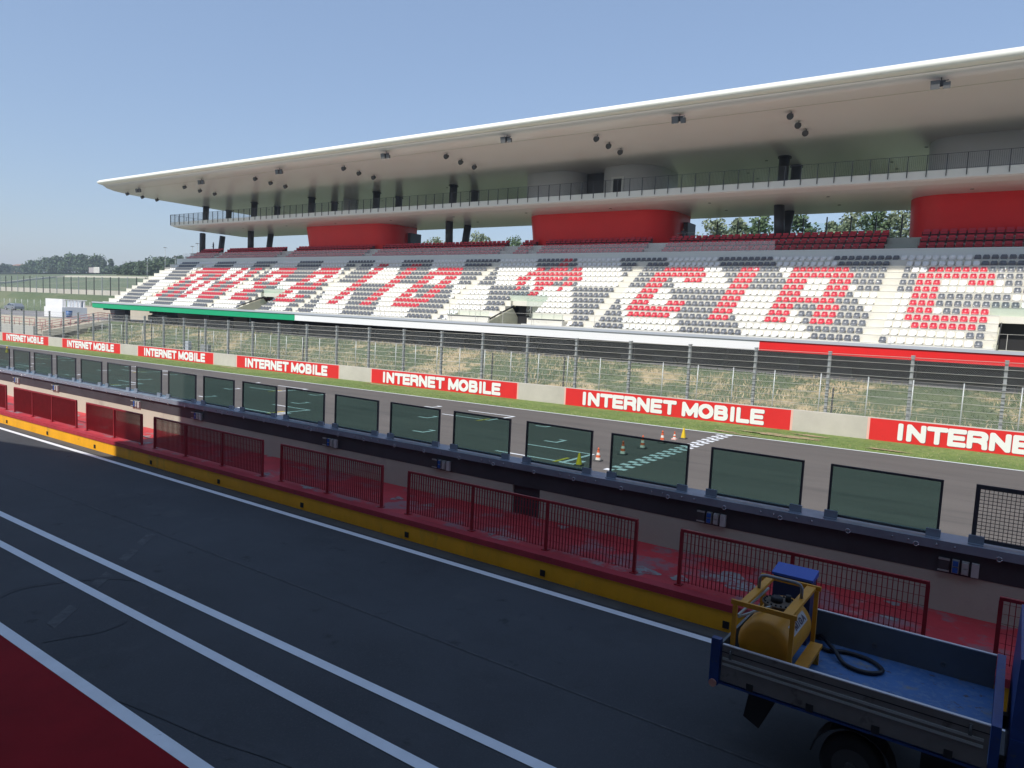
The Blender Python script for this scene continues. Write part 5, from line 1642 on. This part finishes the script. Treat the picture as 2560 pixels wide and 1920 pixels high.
# ================================================================== trees
LEAF = {}
def leafmat(name, a, b):
    return mat(name, a, 0.75, col2=b, vs=0.35)
M_l1 = leafmat('leaf_dark', (0.045, 0.080, 0.035), (0.085, 0.130, 0.055))
M_l2 = leafmat('leaf_mid', (0.060, 0.105, 0.045), (0.110, 0.170, 0.070))
M_l3 = leafmat('leaf_olive', (0.15, 0.19, 0.11), (0.25, 0.29, 0.17))
def tree(x_, y_, z_, h, w, label, lm_=M_l1, seed=0, shape='round', trunk=0.18, nc=34, leaf=0.55, group=None, per=46, cat='tree', name='tree'):
    rg = random.Random(seed)
    t = thing(name, (x_, y_, z_), label, cat, group)
    th = h * trunk
    m = MB().tube([(x_, y_, z_ - 0.4), (x_ + 0.1, y_, z_ + th), (x_ - 0.1, y_ + 0.1, z_ + h * 0.75)], [0.035 * h * 0.55, 0.028 * h * 0.5, 0.03], 8)
    cl = []
    for k in range(nc):
        u = (k + 0.5) / nc
        if shape == 'round':
            zz = th + (h - th) * (0.08 + 0.86 * u)
            prof = math.sin(math.pi * min(1, 0.16 + 0.80 * u)) ** 0.6
        elif shape == 'cone':
            zz = th + (h - th) * u * 0.96
            prof = (1 - u) ** 0.7 * min(1, u * 6 + 0.3)
        else:
            zz = th + (h - th) * (0.55 * u + 0.4)
            prof = 0.9 * math.sin(math.pi * (0.2 + 0.7 * u)) ** 0.5
        a = rg.uniform(0, 2 * math.pi)
        rr = w / 2 * prof * rg.uniform(0.25, 0.86)
        c = Vector((x_ + rr * math.cos(a), y_ + rr * math.sin(a), z_ + zz))
        cl.append((c, w * rg.uniform(0.13, 0.22) * (0.6 + 0.4 * prof)))
        if k % 4 == 0:
            m.tube([(x_, y_, z_ + min(th + 0.3 * (zz - th), zz)), tuple(c)], [0.012 * h * 0.5, 0.02], 5, cap=False)
    m.build('trunk', M_bark, t)
    cr_ = MB()
    for c, r in cl:
        for q in range(per):
            d = Vector((rg.gauss(0, 1), rg.gauss(0, 1), rg.gauss(0, 0.75))).normalized() * r * rg.uniform(0.55, 1.15)
            p = c + d
            n_ = Vector((rg.gauss(0, 1), rg.gauss(0, 1), rg.gauss(0, 1))).normalized()
            a = n_.orthogonal().normalized() * leaf * rg.uniform(0.5, 1.0)
            b = n_.cross(a) * 0.7
            cr_.add([p - a, p - b, p + a, p + b], [(0, 1, 2, 3)])
    cr_.build('crown', lm_, t)
    return t
FT = [(-790, 17, 8.5, M_l1, 'round', 'dark round bush-like tree at the far left edge'),
      (-726, 22, 11.5, M_l2, 'round', 'leftmost tree of the tall row on the horizon'),
      (-700, 26, 13.5, M_l2, 'round', 'tree with loose crown, second from the left in the tall row'),
      (-677, 22, 15.0, M_l1, 'round', 'tree third from the left in the tall row'),
      (-655, 27, 16.0, M_l2, 'round', 'broad tall tree in the middle of the row'),
      (-630, 23, 16.0, M_l2, 'round', 'tall tree just right of the middle of the row'),
      (-608, 24, 15.0, M_l1, 'round', 'tree behind the white sign board'),
      (-595, 8, 10.5, M_l1, 'cone', 'slim pointed tree right of the sign board'),
      (-585, 8, 12.5, M_l1, 'cone', 'tall dark cypress standing apart on the horizon'),
      (-581, 20, 6.0, M_l1, 'round', 'low dark bush at the foot of the cypress'),
      (-565, 16, 4.2, M_l2, 'round', 'small low tree between the cypress and the wood'),
      (-548, 24, 8.0, M_l1, 'round', 'left tree of the dark wood near the grandstand'),
      (-528, 24, 8.0, M_l1, 'round', 'second tree of the dark wood near the grandstand')]
for i, (x_, w, h, lm_, sh, lb) in enumerate(FT):
    tree(x_, 280, 17.4, h, w * 0.88, lb, lm_, seed=10 + i, shape=sh, trunk=0.08, leaf=1.1, nc=40, per=42, group='trees on the left horizon')
for i, (x_, w, h, lb) in enumerate([(-402, 14, 3.6, 'low tree joining the dark wood left of the grandstand'), (-391, 15, 6.4, 'tree of the dark wood with flat top'), (-379, 16, 6.6, 'tree of the dark wood right of the flat one'), (-365, 16, 9.0, 'taller tree at the right end of the dark wood'), (-352, 15, 9.6, 'tallest tree touching the grandstand seats')]):
    tree(x_, 200, 12.2, h, w, lb, M_l1, seed=40 + i, trunk=0.05, leaf=0.8, nc=42, per=44, group='dark wood beside the grandstand')
for i in range(9):                                           # scrub round the villa
    x_ = -918 + 12 * i + (i % 3) * 2
    tree(x_, 318 + (i % 2) * 8, 22 + 0.3 * (i % 3), 5 + (i * 7) % 4, 13, ['small garden tree in front of the villa, %s from the left' % ORD[i]][0], M_l1 if i % 2 else M_l2, seed=60 + i, trunk=0.05, leaf=0.9, nc=16, per=30, group='garden trees round the villa')
for i, (px_, py_, Y, w, lb, lm_) in enumerate([(1790, 553, 100, 6.0, 'pale tree left of the paired columns, behind the glass screen', M_l3), (1850, 545, 98, 5.0, 'second tree left of the paired columns', M_l3), (1905, 540, 97, 5.5, 'tree just left of the paired columns', M_l2), (2002, 538, 96, 5.2, 'dense tree right of the paired columns', M_l2),
        (2080, 556, 104, 3.4, 'small feathery tree behind the glass screen', M_l3), (2140, 533, 102, 7.5, 'broad tree in the middle of the gap before the right red box', M_l3), (2195, 528, 98, 6.5, 'tree near the right red box', M_l2), (2250, 526, 98, 6.5, 'tree touching the right red box', M_l3),
        (1195, 590, 105, 9.0, 'tree top showing over the red seats between the columns and middle box', M_l3), (1085, 601, 110, 7.0, 'low tree top over the seats left of the paired columns', M_l3), (1290, 602, 112, 8.0, 'low tree top near the stairs left of the middle red box', M_l2)]):
    tp = px(px_, py_ - 6, Y=Y)
    zb = p_back(tp.x, tp.y)
    tree(tp.x, tp.y, zb, tp.z - zb, w, lb, lm_, seed=80 + i, shape='round', trunk=0.25, leaf=0.28, nc=40, per=56, group='trees behind the grandstand')

# villa, sign board, lamp posts on the left horizon
vl = thing('villa', (-895, 335, 22), 'pinkish villa with low roof on the left horizon', 'house')
MB().box(-918, -896, 333, 345, 20, 30.0).build('wall', mat('villa_pink', (0.52, 0.36, 0.28), 0.8), vl)
MB().box(-897, -880, 331, 343, 20, 27.6).build('wall', mat('villa_beige', (0.50, 0.40, 0.31), 0.8), vl)
for a, b, z_ in ((-919, -895, 30.0), (-898, -879, 27.6)):
    MB().prism([(332 - 1, z_), (347, z_), (339, z_ + 2.2)], a, b).build('roof', mat('roof_tile', (0.30, 0.17, 0.11), 0.85, var=0.2), vl)
for k in range(4):
    MB().box(-914 + 5 * k, -912.4 + 5 * k, 332.9 if k < 4 else 330.9, 333.01, 25, 27).build('window', M_frame, vl)
sg = thing('sign_board', (-524, 240, 15), 'white and grey sign board on posts in front of the far trees', 'sign')
MB().box(-532, -525.2, 239.9, 240.1, 16.6, 20.2).build('panel', mat('sign_grey', (0.42, 0.38, 0.36), 0.7), sg)
MB().box(-525.1, -517, 239.9, 240.1, 16.4, 20.4).build('panel', mat('sign_white', (0.72, 0.70, 0.62), 0.7), sg)
for k in range(4):
    MB().box(-524.6, -517.5, 239.84, 239.89, 17.0 + 0.85 * k, 17.2 + 0.85 * k).build('slat', mat('sign_slat', (0.45, 0.44, 0.40), 0.7), sg)
for x_ in (-530, -523, -519):
    MB().box(x_ - 0.2, x_ + 0.2, 240.1, 240.4, 13.5, 20).build('post', M_post, sg)
for i, (x_, zt, zb, lb) in enumerate(((-216.9, 16.0, 6.0, 'street lamp with flat double head over the wood, left of the grandstand'), (-227.4, 11.5, 4.0, 'thin plain street lamp above the green field'), (-211.2, 13.3, 5.0, 'short street lamp in front of the dark wood'), (-202.0, 16.1, 6.0, 'street lamp left of the leftmost column'), (-199.4, 16.9, 6.0, 'street lamp nearest to the leftmost column'))):
    t = thing('street_lamp', (x_, 120, zb), lb, 'street lamp', 'street lamps behind the stand end')
    MB().tube([(x_, 120, zb - 2), (x_, 120, zt)], [0.10, 0.06], 8).build('pole', M_post, t)
    MB().hexa([(x_ - 0.9, 119.8, zt), (x_ + 0.9, 119.8, zt), (x_ + 0.9, 120.2, zt), (x_ - 0.9, 120.2, zt), (x_ - 0.5, 119.85, zt + 0.16), (x_ + 0.5, 119.85, zt + 0.16), (x_ + 0.5, 120.15, zt + 0.16), (x_ - 0.5, 120.15, zt + 0.16)]).build('lamp_head', M_lampg, t)
# wooden stakes and small cabinets on the bank
for i, (x_, y_, h) in enumerate(((-7.4, 37.6, 1.6), (-22.9, 37.9, 2.0), (-28.2, 37.6, 1.9), (-47.5, 37.8, 1.9), (-62.5, 37.8, 2.2), (-71, 37.9, 2.2), (-77, 38.1, 2.3))):
    tag(MB().beam((x_, y_, -5), (x_ + 0.03, y_, -5 + h + 0.4 + 0.3), 0.07, 0.07).build('marker_post', M_under2), 'dark thin post behind the advert wall, %s from the right' % nth(i + 1), 'post', 'dark posts behind the advert wall')
eb = thing('electrical_box', (-61, 36.2, -5), 'pair of pale electrical boxes at the foot of the debris fence', 'electrical box')
MB().box(-61.6, -61.0, 35.9, 36.2, -5.2, -3.55).build('cabinet', M_kg, eb)
MB().box(-59.6, -58.4, 36.2, 36.5, -5.2, -3.75).build('cabinet', mat('box_dull', (0.28, 0.30, 0.30), 0.6), eb)

# ------------------------------------------------------------------ haze
hm = bpy.data.materials.new('haze_air'); hm.use_nodes = True
for n in list(hm.node_tree.nodes): hm.node_tree.nodes.remove(n)
ho = hm.node_tree.nodes.new('ShaderNodeOutputMaterial'); hv = hm.node_tree.nodes.new('ShaderNodeVolumePrincipled')
hv.inputs['Color'].default_value = (0.80, 0.88, 1.0, 1); hv.inputs['Density'].default_value = 0.00040; hv.inputs['Anisotropy'].default_value = 0.2
hm.node_tree.links.new(hv.outputs[0], ho.inputs['Volume'])
tag(MB().box(-3100, 1600, -650, 3300, -9.5, 60).build('haze', hm), 'thin summer haze over the circuit', 'haze', kind='stuff')
